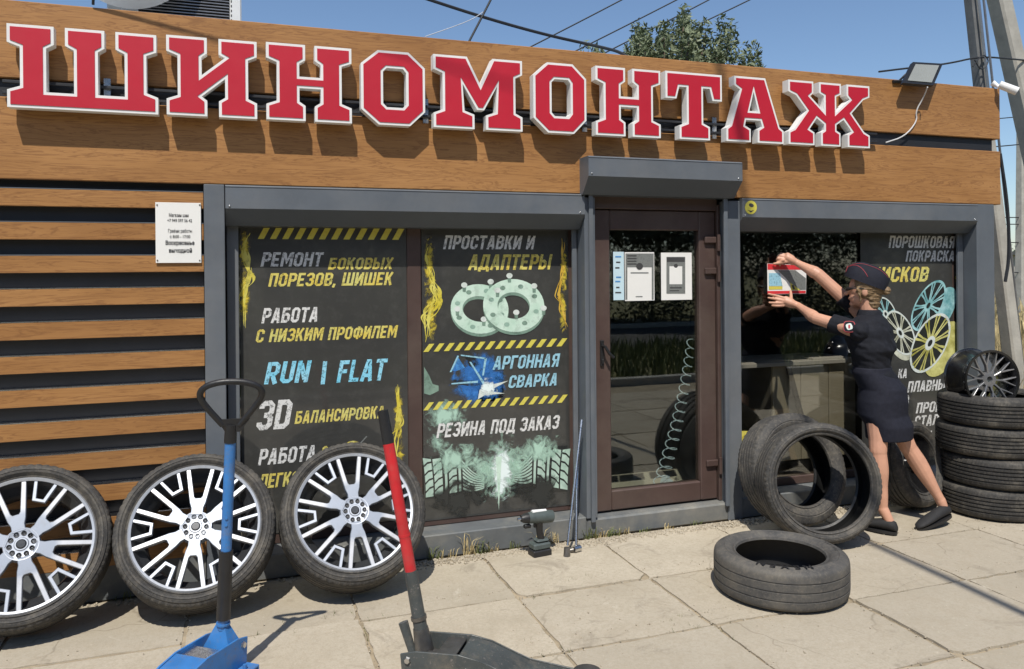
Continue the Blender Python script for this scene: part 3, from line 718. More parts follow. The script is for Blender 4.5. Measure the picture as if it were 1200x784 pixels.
def flame(pts, wd, Y, m, p, seed=0, name='flame_print', strands=4):
    """licks of flame following a px path: soft glow with curling thin strands on top"""
    r = random.Random(seed)
    def path(t):
        q = t * (len(pts) - 1); j = min(int(q), len(pts) - 2); f = q - j
        return pts[j][0] * (1 - f) + pts[j + 1][0] * f, pts[j][1] * (1 - f) + pts[j + 1][1] * f
    for t0 in (.28, .72):
        x, y = path(t0); hh = abs(pts[-1][1] - pts[0][1]) * .33
        flat('flame_glow', [(x - wd * .8, y - hh), (x + wd * .8, y - hh), (x + wd * .8, y + hh), (x - wd * .8, y + hh)], Y - .0001, 's_flame', p)
    polys = []
    for s in range(strands + 4):
        ph = r.uniform(0, 6); am = r.uniform(.2, .85) * wd; w0 = wd * r.uniform(.05, .15); fr = r.uniform(.8, 2.2)
        a0 = r.uniform(0, .55); a1 = min(1, a0 + r.uniform(.25, .6)); Lp, Rp = [], []; K = 30
        for i in range(K + 1):
            t = a0 + (a1 - a0) * i / K; x, y = path(t)
            x += am * math.sin(ph + t * 8 * fr) * (.5 + .5 * math.sin(ph * 2 + t * 5)); y += 2 * math.sin(ph + t * 17)
            ww = w0 * math.sin(PI * (i / K) ** .8) ** .8 * (1 + .6 * math.sin(i * .5 + ph)) + .12
            Lp.append((x - ww, y)); Rp.append((x + ww, y))
        polys = [[Lp[i], Lp[i + 1], Rp[i + 1], Rp[i]] for i in range(K)]
        flat_many(name, polys, Y - .0003 - .00012 * s, m, p)
P1 = poster(.005, .913, 1.885, .19, 'left window poster with РЕМОНТ and RUN FLAT lettering between flames')
stripes(302, 474, 267, 268, 13, P1, 12, 7)
text('РЕМОНТ', 305, 312.5, 380, 17, yt_, 'p_white', P1)
text('БОКОВЫХ', 384, 316, 462, 14, yt_, 'p_yellow', P1)
text('ПОРЕЗОВ, ШИШЕК', 314, 336, 462, 16, yt_, 'p_yellow', P1)
text('РАБОТА', 306, 379, 375, 18, yt_, 'p_white', P1)
text('С НИЗКИМ ПРОФИЛЕМ', 299, 401.5, 467, 15.5, yt_, 'p_yellow', P1)
text('RUN', 309, 450.5, 366, 26, yt_, 'p_cyan', P1)
text('/', 375, 450.5, 385, 27, yt_, 'p_cyan', P1, shear=.12)
text('FLAT', 394, 448.5, 455, 26, yt_, 'p_cyan', P1)
text('3D', 299, 505, 345, 35, yt_, 'p_white', P1, bold=.035)
text('БАЛАНСИРОВКА', 345, 497, 452, 15, yt_, 'p_yellow', P1)
text('РАБОТА', 302, 545.5, 372, 19, yt_, 'p_white', P1)
text('С', 376, 537, 385, 14, yt_, 'p_yellow', P1)
text('ЛЕГКО', 303, 573, 352, 17, yt_, 'p_yellow', P1)
def ell(cx_, cy_, a, b, rot=0, n=36): return [(cx_ + a * math.cos(t) * math.cos(rot) - b * math.sin(t) * math.sin(rot), cy_ + a * math.cos(t) * math.sin(rot) + b * math.sin(t) * math.cos(rot)) for t in (2 * PI * i / n for i in range(n))]
flat('disc_icon', ell(414, 529, 13, 12.5), yt_, 'p_yellow', P1, [ell(414, 529, 11, 10.5)])
flat_many('disc_icon', [[(414, 528), (429, 511), (430.5, 511.5), (415.5, 528)]], yt_, 'p_grey', P1)
flame([(293, 268), (286, 290), (294, 322), (285, 350), (290, 388)], 9, yt_, 'p_flame', P1, 4, strands=7)
flame([(466, 450), (468, 485), (462, 515), (470, 550), (472, 575)], 8, yt_, 'p_flame', P1, 9, strands=7)
P2 = poster(1.002, 1.922, 1.885, .165, 'right-hand poster of the left shopfront window with pale green adapter rings and tyres')
text('ПРОСТАВКИ И', 519, 292, 628, 16.5, yt_, 'p_white', P2)
text('АДАПТЕРЫ', 548, 316.5, 648, 18.5, yt_, 'p_yellow', P2)
flame([(506, 276), (500, 300), (508, 330), (512, 352), (500, 372), (498, 402)], 9, yt_, 'p_flame', P2, 2, strands=8)
flame([(658, 278), (662, 310), (654, 345), (660, 365), (664, 385)], 6, yt_, 'p_orange', P2, 12, strands=6)
# adapter rings
def ring_print(cx_, cy_, a, b, a2, b2, Y, studs):
    flat('adapter_ring_print', ell(cx_, cy_ + 3.5, a, b, .12), Y, 'p_mint_d', P2, [ell(cx_, cy_ + 3, a2 * .96, b2 * .96, .12)])
    flat('adapter_ring_print', ell(cx_, cy_, a, b, .12), Y - .0005, 'p_mint', P2, [ell(cx_, cy_, a2, b2, .12)])
    for k in range(8):
        t = 2 * PI * k / 8 + .3; x = cx_ + (a + a2) / 2 * math.cos(t); y = cy_ + (b + b2) / 2 * math.sin(t)
        flat('bolt_hole_print', ell(x, y, 3.2, 2.6, 0, 12), Y - .001, 'p_mint_d' if k % 2 else 'p_smoke', P2)
    for (x, y) in studs:
        flat_many('stud_print', [[(x - 2.2, y + 2), (x + 2.2, y + 2), (x + 1.8, y + 8), (x - 1.8, y + 8)]], Y - .0012, 'p_mint_d', P2)
        flat('stud_print', ell(x, y, 3.7, 3.2, 0, 12), Y - .0015, 'p_ring', P2)
ring_print(562, 362, 34, 29, 20, 15, yt_, [(544, 334), (575, 330), (536, 362), (567, 374)])
ring_print(602, 358, 36, 31, 19, 15.5, yt_ - .002, [(597, 323), (626, 335), (637, 361), (605, 366), (583, 340)])
stripes(496, 664, 403, 396, 9.5, P2, 14, 7); stripes(496, 664, 471.5, 462, 9.5, P2, 15, 7)
# welding picture
for q in ((520, 410, 592, 474), (536, 414, 600, 466), (528, 440, 580, 474), (560, 426, 596, 470)): flat('welding_print', [(q[0], q[1]), (q[2], q[1]), (q[2], q[3]), (q[0], q[3])], yt_ + .0004 - q[0] * 1e-6, 's_blue', P2)
flat('welding_print', [(528, 434), (537, 419), (545, 431), (534, 435)], yt_, 'p_blue', P2)
flat('welding_print', [(545, 417), (556, 419), (566, 433), (562, 437), (550, 429)], yt_ - .0002, 'p_dark', P2)
flat('welding_print', [(531, 445), (556, 446), (566, 451), (552, 453), (536, 450)], yt_ - .0002, 'p_dark', P2)
flat_many('welding_print', [[(550, 424), (552, 424), (571, 453), (568, 454)], [(540, 415.5), (569, 419), (569.5, 421), (540, 417)], [(568, 419), (570.5, 420), (567, 440), (565, 440)], [(529, 449), (560, 446), (560, 448.5), (529, 450.5)], [(536, 416.5), (538, 417), (529, 436), (527, 436)]], yt2, 'p_lblue', P2)
flat_many('welding_print', [[(570, 452), (596, 446), (573, 458), (592, 461), (568, 463), (560, 468), (562, 457)]], yt2, 'p_ring', P2)
flat('welding_print', ell(570, 456, 6, 5), yt3, 'p_white', P2)
flat('welding_glove_print', [(497, 430), (503, 440), (507, 450), (514, 452), (514, 458), (504, 463), (497, 461)], yt_, 'p_mint_d', P2)
soft_l = [(535, 412, 590, 470), (552, 436, 590, 474)]
for q in soft_l: flat('welding_print', [(q[0], q[1]), (q[2], q[1]), (q[2], q[3]), (q[0], q[3])], yt_ - .0004, 's_blue', P2)
flat('welding_print', [(558, 442), (584, 442), (584, 470), (558, 470)], yt3 - .0004, 's_white', P2)
text('АРГОННАЯ', 577, 433.5, 657, 16, yt3 - .001, 'p_lblue', P2)
text('СВАРКА', 595, 455, 655, 15, yt3 - .001, 'p_lblue', P2)
text('РЕЗИНА ПОД ЗАКАЗ', 511, 513.5, 657, 17, yt2, 'p_white', P2)
# printed tyres with smoke
def soft(x0, y0, x1, y1, Y, m_, par=None): flat('smoke_print', [(x0, y0), (x1, y0), (x1, y1), (x0, y1)], Y, m_, par or P2)
def tyre_print(fx, w_, yt0, hh, sg):
    """tread seen at an angle: curved ribs on the outer part, arcs of the shoulder on the inner part; x runs fx -> fx + sg*w_"""
    def pt(u, v):      # u outer..inner, v top..bottom
        x = fx + sg * w_ * (u + .05 * math.sin(v * PI * .55) * (1 - u) - .05)
        y = yt0 + hh * v + (34 * (u - .22) ** 2) * (1 - v) - 12 * u * v + 3 * math.sin(u * 9) * (1 - v)
        return (x, y)
    ribs, cuts = [], []
    for k, (u0, u1) in enumerate(((.0, .13), (.155, .29), (.33, .37), (.40, .53), (.56, .60))):
        K = 12
        ribs += [[pt(u0, i / K), pt(u1, i / K), pt(u1, (i + 1) / K), pt(u0, (i + 1) / K)] for i in range(K)]
        if u1 - u0 > .08: cuts += [[pt(u0, v + .13), pt((u0 + u1) / 2, v + .03), pt(u1, v), pt(u1, v + .045), pt((u0 + u1) / 2, v + .08), pt(u0, v + .18)] for v in (.06, .28, .50, .72)]
    for i in range(8):
        v = i / 8; K = 6
        for j in range(K):
            ua, ub = .63 + .36 * j / K, .63 + .36 * (j + 1) / K
            ca, cb = .16 * math.sin((ua - .63) / .36 * 2.4), .16 * math.sin((ub - .63) / .36 * 2.4)
            ribs.append([pt(ua, v + ca), pt(ub, v + cb), pt(ub, v + cb + .078), pt(ua, v + ca + .078)])
    for o_ in (flat_many('tread_print', ribs, yt2, 'p_tread', P2), flat_many('tread_print', cuts, yt2 - .0004, 'p_dark', P2)): o_['kind'] = 'stuff'
flat('tyre_print', [(498, 536), (540, 530), (572, 545), (577, 566), (570, 580), (498, 585)], yt_, 'p_dark', P2); flat('tyre_print', [(592, 556), (598, 540), (628, 524), (665, 522), (665, 576), (600, 579)], yt_, 'p_dark', P2)
tyre_print(499, 73, 535, 48, 1); tyre_print(665, 70, 524, 50, -1)
for q_ in ((494, 562, 578, 606), (590, 556, 668, 600)): soft(*q_, yt2 - .0008, 's_dark')
soft(490, 520, 580, 556, yt2 - .0006, 's_smoke'); soft(588, 510, 672, 546, yt2 - .0006, 's_smoke'); soft(545, 525, 590, 575, yt2 - .0007, 's_smoke'); soft(580, 520, 625, 570, yt2 - .0007, 's_smoke'); soft(560, 500, 612, 600, yt2 - .001, 's_smoke'); soft(572, 515, 602, 590, yt2 - .0012, 's_white'); soft(494, 466, 552, 505, yt_ - .0003, 's_smoke'); soft(496, 505, 530, 530, yt_ - .0003, 's_smoke')
flat('smoke_print', [(581, 535), (588, 535), (586, 570), (584.6, 598), (583, 570)], yt2 - .0014, 'p_mint', P2)
P3 = poster(4.17, 5.018, 1.885, .165, 'poster in the right window with coloured wheel rims and ПОРОШКОВАЯ ПОКРАСКА')
text('ПОРОШКОВАЯ', 1041, 290.5, 1120, 14.5, yt_, 'p_white', P3)
text('ПОКРАСКА', 1061, 306.5, 1120, 13, yt_, 'p_white', P3)
text('ДИСКОВ', 1018, 331, 1090, 18, yt_, 'p_yellow', P3)
text('КА', 1052, 443.5, 1064, 11, yt_, 'p_white', P3)
text('ПЛАВНЫХ', 1063, 460, 1116, 13, yt_, 'p_white', P3)
text('В', 1060, 476, 1066, 13, yt_, 'p_white', P3)
text('ПРОК', 1073, 484.5, 1105, 12.5, yt_, 'p_white', P3)
text('СТАЛЬ', 1071, 500.5, 1108, 13, yt_, 'p_white', P3)
text('Д', 1086, 516, 1093, 11, yt_, 'p_white', P3)
def rim_print(cx_, cy_, a, b, rot, m1, m2, Y, ns, back=(10, 3)):
    if back: flat('rim_print', ell(cx_ + back[0], cy_ + back[1], a * .92, b * .93, rot), Y + .0012, m1, P3)
    flat('rim_print', ell(cx_, cy_, a, b, rot), Y + .0006, 'p_dark', P3)
    flat('rim_print', ell(cx_, cy_, a, b, rot), Y, m2, P3, [ell(cx_, cy_, a * .9, b * .91, rot)])
    sp = []
    for k in range(ns):
        t = 2 * PI * k / ns
        def pt(r, tt): return (cx_ + a * r * math.cos(tt) * math.cos(rot) - b * r * math.sin(tt) * math.sin(rot), cy_ + a * r * math.cos(tt) * math.sin(rot) + b * r * math.sin(tt) * math.cos(rot))
        sp.append([pt(.15, t - .5), pt(.55, t - .13), pt(.93, t - .14), pt(.93, t - .045), pt(.5, t - .02), pt(.15, t)]); sp.append([pt(.15, t), pt(.5, t + .02), pt(.93, t + .045), pt(.93, t + .14), pt(.55, t + .13), pt(.15, t + .5)])
    flat_many('rim_print', sp, Y - .0002, m1, P3)
    flat('rim_print', ell(cx_, cy_, a * .26, b * .24, rot, 16), Y - .0006, m2, P3); flat('rim_print', ell(cx_, cy_, a * .12, b * .12, rot, 12), Y - .001, 'p_dark', P3)
rim_print(1038, 368, 12, 21, -.35, 'p_teal', 'p_ring', yt_ + .0005, 8, None)
rim_print(1055, 390, 15, 28, -.42, 'p_cream', 'p_ring', yt2, 9, (-1, 8))
rim_print(1088, 358, 15, 33, .5, 'p_teal', 'p_teal', yt2, 9, (14, 6))
rim_print(1090, 402, 19, 38, .46, 'p_disc', 'p_ring', yt3 - .0015, 10, (15, 7))
flame([(1126, 312), (1122, 325), (1127, 338), (1121, 350)], 5, yt_, 'p_flame', P3, 3, strands=6)
flame([(1128, 360), (1131, 380), (1126, 400), (1129, 430)], 4, yt_, 'p_flame', P3, 6, strands=5)
# small poster rests low in the left part of the right window
P4 = empty('window_decal', (3.2, YF + .004, .3), 'yellow scrap of decal low in the right window behind the leaning tyres', 'decal')
flat('decal_print', [(866, 505), (879, 505), (876, 520), (870, 530), (866, 540)], YF, 'p_flame', P4)
flat('decal_print', [(893, 524), (903, 522), (900, 540), (892, 548)], YF, 'p_flame', P4)

# ------------------------------------------------------------------ papers, stickers
NB = empty('notice_board', (-.29, -.012, 1.66), 'white opening hours notice screwed on the wood slats', 'notice')
a, b = F(182, 237, -.012), F(236, 308, -.012)
bm = bmesh.new(); bm_box(bm, a.x + .29, b.x + .29, -.003, .004, b.z - 1.66, a.z - 1.66, .001); link('board', mesh_of(bm), 'paper', NB)
Yn = -.0165
for s_, x0, y, x1, h in (('Магазин шин', 198, 254, 221, 4), ('+7 949 597 56 42', 196, 260, 225, 3.6), ('График работы', 197, 272.5, 225, 4), ('с 8:00 - 17:00', 199, 279, 223, 3.6), ('Воскресенье', 194, 287, 228, 5), ('выходной', 198, 296, 225, 5)):
    text_small(s_, x0, y, x1, h, Yn, 'ink', NB, bold=.03 if h > 4.5 else .012, shear=0)
for x, y in ((184, 240), (234, 240), (184.5, 305), (234, 305)):
    bm = bmesh.new(); bmesh.ops.create_uvsphere(bm, u_segments=8, v_segments=5, radius=.004); link('screw', mesh_of(bm, smooth=True), 'dsteel', NB, F(x, y, -.016) - NB.location)
def sheet(xl, yt, xr, yb, m, label, Y=.098, cat='notice'):
    e = empty('paper_notice', F(xl, yb, Y), label, cat)
    bm = bmesh.new(); A_, B_ = F(xl, yt, Y) - e.location, F(xr, yb, Y) - e.location
    bm_box(bm, A_.x, B_.x, 0, .001, B_.z, A_.z, 0); link('sheet', mesh_of(bm), m, e)
    return e
s1 = sheet(718.5, 295, 731.5, 351.5, 'paperblue', 'narrow pale blue strip notice at the left of the door glass')
for i, y in enumerate((300, 306.5, 313, 324, 329, 336, 342)): flat_many('print_marks', [[(721 + i % 2, y), (728 - (i % 3), y), (728 - i % 3, y + 1.6), (721 + i % 2, y + 1.6)]], .0968, 'p_blue' if i in (0, 3, 4) else 'ink', s1)
s2 = sheet(732, 295.5, 767, 352, 'paper', 'larger white notice with grey header taped left on the door glass')
flat('print_header', [(733, 297), (766, 297), (766, 313), (733, 313)], .0966, 'p_grey', s2)
flat_many('print_marks', [[(735, 299 + k * 3.2), (746, 299 + k * 3.2), (746, 300.6 + k * 3.2), (735, 300.6 + k * 3.2)] for k in range(4)], .0962, 'ink', s2)
flat('print_dot', ell(749.5, 312, 4, 4, 0, 16), .096, 'ink', s2)
flat_many('print_marks', [[(739, 319), (760, 319), (760, 320.2), (739, 320.2)], [(745, 347), (753, 347), (753, 348), (745, 348)]], .0964, 'p_grey', s2)
flat_many('print_border', [[(733, 313), (735.2, 313), (735.2, 351), (733, 351)], [(763.8, 313), (766, 313), (766, 351), (763.8, 351)]], .0965, 'p_grey', s2)
s3 = sheet(774.5, 296, 811, 351, 'paper', 'white notice with dark grey panel taped right on the door glass')
flat('print_panel', [(781, 301), (803, 301), (803, 344), (781, 344)], .0966, 'p_grey', s3)
flat('print_header', [(781.5, 301.5), (802.5, 301.5), (802.5, 307), (781.5, 307)], .0964, 'ink', s3)
flat('print_card', [(784.5, 312), (799.5, 312), (799.5, 333), (784.5, 333)], .0963, 'paper', s3)
flat('print_dot', ell(792, 311.5, 2.4, 2.4, 0, 12), .096, 'ink', s3)
flat_many('print_marks', [[(785, 336.5), (799, 336.5), (799, 338), (785, 338)], [(785, 340), (796, 340), (796, 341.2), (785, 341.2)]], .0962, 'ink', s3)
ST = empty('round_sticker', F(880, 243, -.0275), 'small round yellow sticker on the right shutter box', 'sticker')
flat('sticker_disc', ell(880, 243, 7, 8, 0, 24), -.0282, 'p_stripe', ST)
flat('sticker_print', ell(880.5, 240.5, 3, 2.2, .4, 12), -.0288, 'ink', ST); flat('sticker_print', [(876, 246), (880, 249), (884, 246), (880, 247)], -.0288, 'ink', ST)
# flyer being stuck
FL = empty('flyer', F(899, 345, .143), 'red and white leaflet the woman presses onto the right window', 'leaflet')
YP = .1445
flat('sheet', [(899, 308.5), (945, 311), (944.5, 344), (899.5, 345)], YP + .001, 'paper', FL)
flat('print_band', [(899.5, 309), (944.5, 311.3), (944.5, 316), (899.5, 316)], YP, 'p_red', FL); flat('print_band', [(899.5, 341), (944.2, 340.5), (944.2, 343.6), (899.5, 344.5)], YP, 'p_red', FL)
flat('print_photo', [(911, 316.5), (932, 316.5), (944.4, 326), (944.4, 339.5), (932, 340), (921, 326)], YP, 'p_grey', FL)
flat('print_photo', [(901, 320), (914, 320), (917, 335), (901, 335)], YP - .0004, 'p_lblue', FL)
flat('print_photo', [(901, 335.5), (917, 335.5), (917, 339), (901, 339.5)], YP - .0004, 'p_stripe', FL)
flat('print_triangle', [(926, 331), (938, 340), (927, 340)], YP - .0006, 'p_stripe', FL); flat_many('print_triangle', [[(927.5, 334), (930, 334), (932, 339), (929.5, 339)]], YP - .001, 'ink', FL)
# ------------------------------------------------------------------ tyres and wheels
def tyre_mesh(R, wd, ri, grooves=4, lug=.004, n=120, worn=False):
    n = 198
    """hollow tyre, axis along y, front at y=-wd, back at y=0"""
    P = []
    h = R - ri
    def add(r, y, k=0): P.append((r, -wd + y, k))
    out = [(ri, .030), (ri + .004, .018), (ri + .012, .014), (ri + .016, .019), (ri + .022, .012), (ri + h * .40, .002), (ri + h * .5, .0), (ri + h * .54, .0035), (ri + h * .58, .0005), (ri + h * .72, .005), (R - .018, .012)]
    for r, y in out: add(r, y)
    add(R - .012, .0145, 1)
    add(R - .006, .02, 1); add(R - .002, .028, 1)
    y0, y1 = .040, wd - .040
    add(R, y0, 1)
    for g in range(grooves):
        c = y0 + (y1 - y0) * (g + .5) / grooves
        gw = .0045 if not worn else .0025; dp = .007 if not worn else .004
        add(R + .001, c - gw - .0015, 0); add(R + .001 - dp, c - gw, 2); add(R + .001 - dp, c + gw, 2); add(R + .001, c + gw + .0015, 0)
    add(R, y1, 1)
    add(R - .002, wd - .028, 1); add(R - .006, wd - .02, 1); add(R - .012, wd - .0145, 1)
    for r, y in reversed(out): add(r, wd - y)
    add(ri + .012, wd - .036); add(R - .026, wd - .018); add(R - .018, wd - .05); add(R - .018, .05); add(R - .026, .018); add(ri + .012, .036)
    bm = bmesh.new()
    lathe_bm(bm, [(r, y) for r, y, k in P], n, True, lambda j, i: (-lug * .75 if (i % 3 == 0 and P[j][2] == 1) else 0))
    bm.faces.ensure_lookup_table(); m_ = len(P)
    for k_, f in enumerate(bm.faces):
        if k_ % m_ >= m_ - 7 and k_ % m_ != m_ - 1: f.material_index = 1
    me = mesh_of(bm, 'tyre', smooth=True, ang=28)
    return me
def letters_ring(s, rad, y, size, m, parent, a0, step, name='raised_lettering'):
    """moulded letters round the sidewall, thin raised shapes"""
    bm = bmesh.new()
    for i, ch in enumerate(s):
        me = text_mesh(ch, .02, 0)
        b2 = bmesh.new(); b2.from_mesh(me)
        xs = [v.co.x for v in b2.verts]; cx0 = (min(xs) + max(xs)) / 2
        a = a0 + i * step
        for v in b2.verts:
            u = (v.co.x - cx0) * size; q = rad + v.co.y * size
            tx, tz = math.cos(a), math.sin(a)      # radial
            v.co = Vector((tx * q + tz * u, y, tz * q - tx * u))
        tmp = bpy.data.meshes.new('t'); b2.to_mesh(tmp); b2.free(); bm.from_mesh(tmp); bpy.data.meshes.remove(tmp)
    me = bpy.data.meshes.new('lettering'); bm.to_mesh(me); bm.free()
    return link(name, me, m, parent)
def orient(o, pos, tilt, yaw, spin=0):
    M = Matrix.Rotation(yaw, 4, 'Z') @ Matrix.Rotation(-tilt, 4, 'X') @ Matrix.Rotation(spin, 4, 'Y')
    o.location = pos; o.rotation_euler = M.to_euler()
WR, WW, RI = .361, .238, .292
WG = 'alloy wheels leaning on the slatted wall'
def make_wheel():
    e = empty('alloy_wheel', (0, 0, 0))
    link('tyre', tyre_mesh(WR, WW, RI - .004, 4, .005, 132), 'rubber', e)
    W0 = -WW + .012       # rim face plane
    bm = bmesh.new()
    prof = [(RI - .013, W0 + .001), (RI - .003, W0 - .003), (RI + .003, W0 + .004), (RI - .002, W0 + .02), (RI - .0135, W0 + .02)]
    lathe_bm(bm, prof, 96); link('rim_lip', mesh_of(bm, smooth=True, ang=30), 'alloy_bright', e)
    bm = bmesh.new()
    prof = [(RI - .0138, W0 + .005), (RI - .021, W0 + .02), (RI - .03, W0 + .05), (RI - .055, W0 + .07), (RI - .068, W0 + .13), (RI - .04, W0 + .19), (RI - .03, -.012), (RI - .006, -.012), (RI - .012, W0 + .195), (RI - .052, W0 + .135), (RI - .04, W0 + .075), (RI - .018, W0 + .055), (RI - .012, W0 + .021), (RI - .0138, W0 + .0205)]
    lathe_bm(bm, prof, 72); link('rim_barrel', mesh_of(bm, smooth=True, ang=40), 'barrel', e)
    bm = bmesh.new()
    lathe_bm(bm, [(.001, -.03), (RI - .06, -.03), (RI - .06, -.02), (.001, -.02)], 48, True)
    def pp(r, a): return (r * math.cos(a), r * math.sin(a))
    for k in range(6):
        a0 = PI / 2 + PI / 3 * k + math.radians(15)
        # forked spoke: a wedge at the hub with two thin arms out to the lip
        def q(r, off):    # off = sideways metres
            c, s = math.cos(a0), math.sin(a0)
            return (r * c - off * s, r * s + off * c)
        ro = RI - .012
        out = [q(.055, -.027), q(.086, -.027), q(.112, -.036), q(ro * .99, -.066), q(ro * .995, -.046), q(.142, -.019), q(.134, -.012), q(.134, .012), q(.142, .019), q(ro * .995, .046), q(ro * .99, .066), q(.112, .036), q(.086, .027), q(.055, .027)]
        bm = bmesh.new(); prism_bm(bm, [out], W0 + .004, W0 + .034, .0025)
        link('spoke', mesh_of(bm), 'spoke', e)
        a1 = a0 + PI / 6
        def q2(r, off):
            c, s = math.cos(a1), math.sin(a1)
            return (r * c - off * s, r * s + off * c)
        t = .012
        u = [q2(ro, -.051), q2(.188, -.027), q2(.188, .027), q2(ro, .050), q2(ro, .050 - t * 1.2), q2(.188 + t * 1.1, .027 - t), q2(.188 + t * 1.1, -.027 + t), q2(ro, -.050 + t * 1.2)]
        bm = bmesh.new(); prism_bm(bm, [u], W0 + .005, W0 + .03, .0018)
        link('spoke_insert', mesh_of(bm), 'alloy', e)
    bm = bmesh.new()
    lathe_bm(bm, [(.001, W0 + .002), (.026, W0 + .002), (.030, W0 + .006), (.060, W0 + .006), (.068, W0 + .0035), (.070, W0 + .0035), (.073, W0 + .012), (.073, W0 + .06), (.001, W0 + .06)], 40, True)
    hub = link('hub', mesh_of(bm, smooth=True, ang=25), 'alloy', e)
    bm = bmesh.new(); lathe_bm(bm, [(.001, W0 - .004), (.016, W0 - .004), (.021, W0 + .001), (.021, W0 + .004), (.001, W0 + .004)], 24, True)
    link('centre_cap', mesh_of(bm, smooth=True, ang=30), 'barrel', hub)
    bm = bmesh.new(); lathe_bm(bm, [(.001, 0), (.0085, 0), (.0085, -.004), (.0105, -.0045), (.0115, .003), (.001, .003)], 14, True); bme = mesh_of(bm, smooth=True, ang=30); bme.materials.append(MT['black'])
    for k in range(10):
        a = 2 * PI * k / 10 + .2; link('wheel_bolt', bme, None, hub, (.047 * math.cos(a), W0 + .006, .047 * math.sin(a)))
    return e
def copy_tree(o, parent=None):
    c = o.copy(); C.objects.link(c); c.parent = parent
    for ch in o.children: copy_tree(ch, c)
    return c
w0 = make_wheel(); bpy.context.view_layer.update()
def low(tilt, R=WR): return R * math.cos(tilt) - .004
wl = ['large silver multi-spoke alloy wheel cut by the left edge, leaning on slats', 'middle silver alloy wheel standing behind the blue floor jack handle', 'silver alloy wheel leaning under the left poster, right of the other two']
for i, (x, y, ti, ya, sp) in enumerate(((-.94, -.135, .47, .10, .05), (-.192, -.155, .55, -.05, .30), (.54, -.165, .55, 0, .22))):
    o = w0 if i == 0 else copy_tree(w0)
    tag(o, wl[i], 'wheel', WG); orient(o, (x, y, low(ti)), ti, ya, sp)
# loose tyres
tA = tag(link('tyre', tyre_mesh(.34, .25, .268, 4, .005, 132), 'rubber34'), 'big hollow tyre leaning in front of another tyre beside the standing woman', 'tyre', 'loose tyres by the right window')
orient(tA, (3.238, -.425, .34 * math.cos(.19) + .0), .19, -.324, .5)
tB = tag(link('tyre', tyre_mesh(.34, .215, .225, 5, .005, 132, True), 'rubber34'), 'dusty tyre leaning behind the big hollow tyre against the right window', 'tyre', 'loose tyres by the right window')
orient(tB, (3.262, -.135, .34 * math.cos(.30) + .0), .30, .005, 1.1)
tD = tag(link('tyre', tyre_mesh(.28, .20, .19, 4, .004, 96), 'rubber'), 'smaller tyre on a dark rim behind the woman\'s back leg', 'tyre', 'loose tyres by the right window')
orient(tD, (4.22, -.10, .28 * math.cos(.22)), .22, .25, .2)
bm = bmesh.new(); lathe_bm(bm, [(.19, -.17), (.17, -.15), (.12, -.12), (.05, -.11), (.045, -.13), (.001, -.13), (.001, -.09), (.16, -.09), (.19, -.02)], 48, True)
rmD = link('wheel_rim', mesh_of(bm, smooth=True, ang=35), 'blackmetal', tD)
tE = tag(link('tyre', tyre_mesh(.324, .205, .214, 3, .0015, 132, True), 'rubberworn'), 'worn tyre lying flat on the pavement in the open', 'tyre')
tE.location = (2.56, -1.03, .0); tE.rotation_euler = (PI / 2, 0, .4)
# rot: local -y (front) must point up
tE.rotation_euler = (-PI / 2, 0, 0)
tE.location = (2.56, -1.03, .001)
letters_ring('NEXEN', .250, -.2085, .058, 'black', tE, -2.55, .2)
letters_ring('235/50R', .262, -.2075, .018, 'black', tE, -.5, .075)
# stack of four tyres
stk = []
me4 = tyre_mesh(.33, .198, .22, 5, .003, 132)
names = ['lowest tyre of the four-tyre stack at the right edge', 'second tyre from the ground in the stack at the right edge', 'third tyre from the ground in the stack at the right edge', 'top tyre of the stack carrying the black wheel rim']
for k in range(4):
    o = link('tyre', me4, 'rubber33' if k == 0 else None)
    tag(o, names[k], 'tyre', 'tyres stacked flat at the right edge')
    o.location = (4.735 + (.0, .012, -.006, .0)[k], -.415 + (.0, -.012, .01, 0)[k], .001 + k * .1945); o.rotation_euler = (-PI / 2, 0, .7 * k)
# black bare rim on top of the stack
R2 = .192; zt2 = .001 + 4 * .1945
BW = empty('wheel_rim', (0, 0, 0), 'bare black alloy rim with thin grey Y spokes standing on the tyre stack', 'wheel rim')
bm = bmesh.new()
lathe_bm(bm, [(R2 - .014, -.21), (R2, -.212), (R2 + .001, -.205), (R2 - .008, -.19), (R2 - .02, -.17), (R2 - .035, -.12), (R2 - .012, -.04), (R2 - .008, -.012), (R2, -.004), (R2, 0), (R2 - .012, 0), (R2 - .02, -.03), (R2 - .044, -.12), (R2 - .028, -.175)], 80)
link('rim_barrel', mesh_of(bm, smooth=True, ang=35), 'blackmetal', BW)
bm = bmesh.new(); lathe_bm(bm, [(R2 - .0005, .0005), (R2 + .0015, .0005), (R2 + .0015, -.004), (R2 - .0005, -.004)], 80); link('rim_edge', mesh_of(bm), 'steel', BW)
bm = bmesh.new(); lathe_bm(bm, [(.02, -.185), (.046, -.182), (.05, -.172), (.05, -.13), (.02, -.13)], 28); link('hub', mesh_of(bm, smooth=True, ang=30), 'greyspoke', BW)
for k in range(10):
    a0 = 2 * PI * k / 10
    def q(r, off):
        c, s = math.cos(a0), math.sin(a0); return (r * c - off * s, r * s + off * c)
    ro = R2 - .012
    lp = [q(.035, -.006), q(.09, -.005), q(ro, -.034), q(ro, -.027), q(.105, 0), q(ro, .027), q(ro, .034), q(.09, .005), q(.035, .006)]
    bm = bmesh.new(); prism_bm(bm, [lp], -.202, -.178, .0015)
    for v in bm.verts:
        r = math.hypot(v.co.x, v.co.z); v.co.y += .025 * max(0, 1 - r / ro)
    link('spoke', mesh_of(bm), 'greyspoke', BW)
bwp = F(1162, 446, -.52)
orient(BW, bwp - Vector((math.sin(-.21), -math.cos(-.21), 0)) * .2, 0.03, -.21, .1)
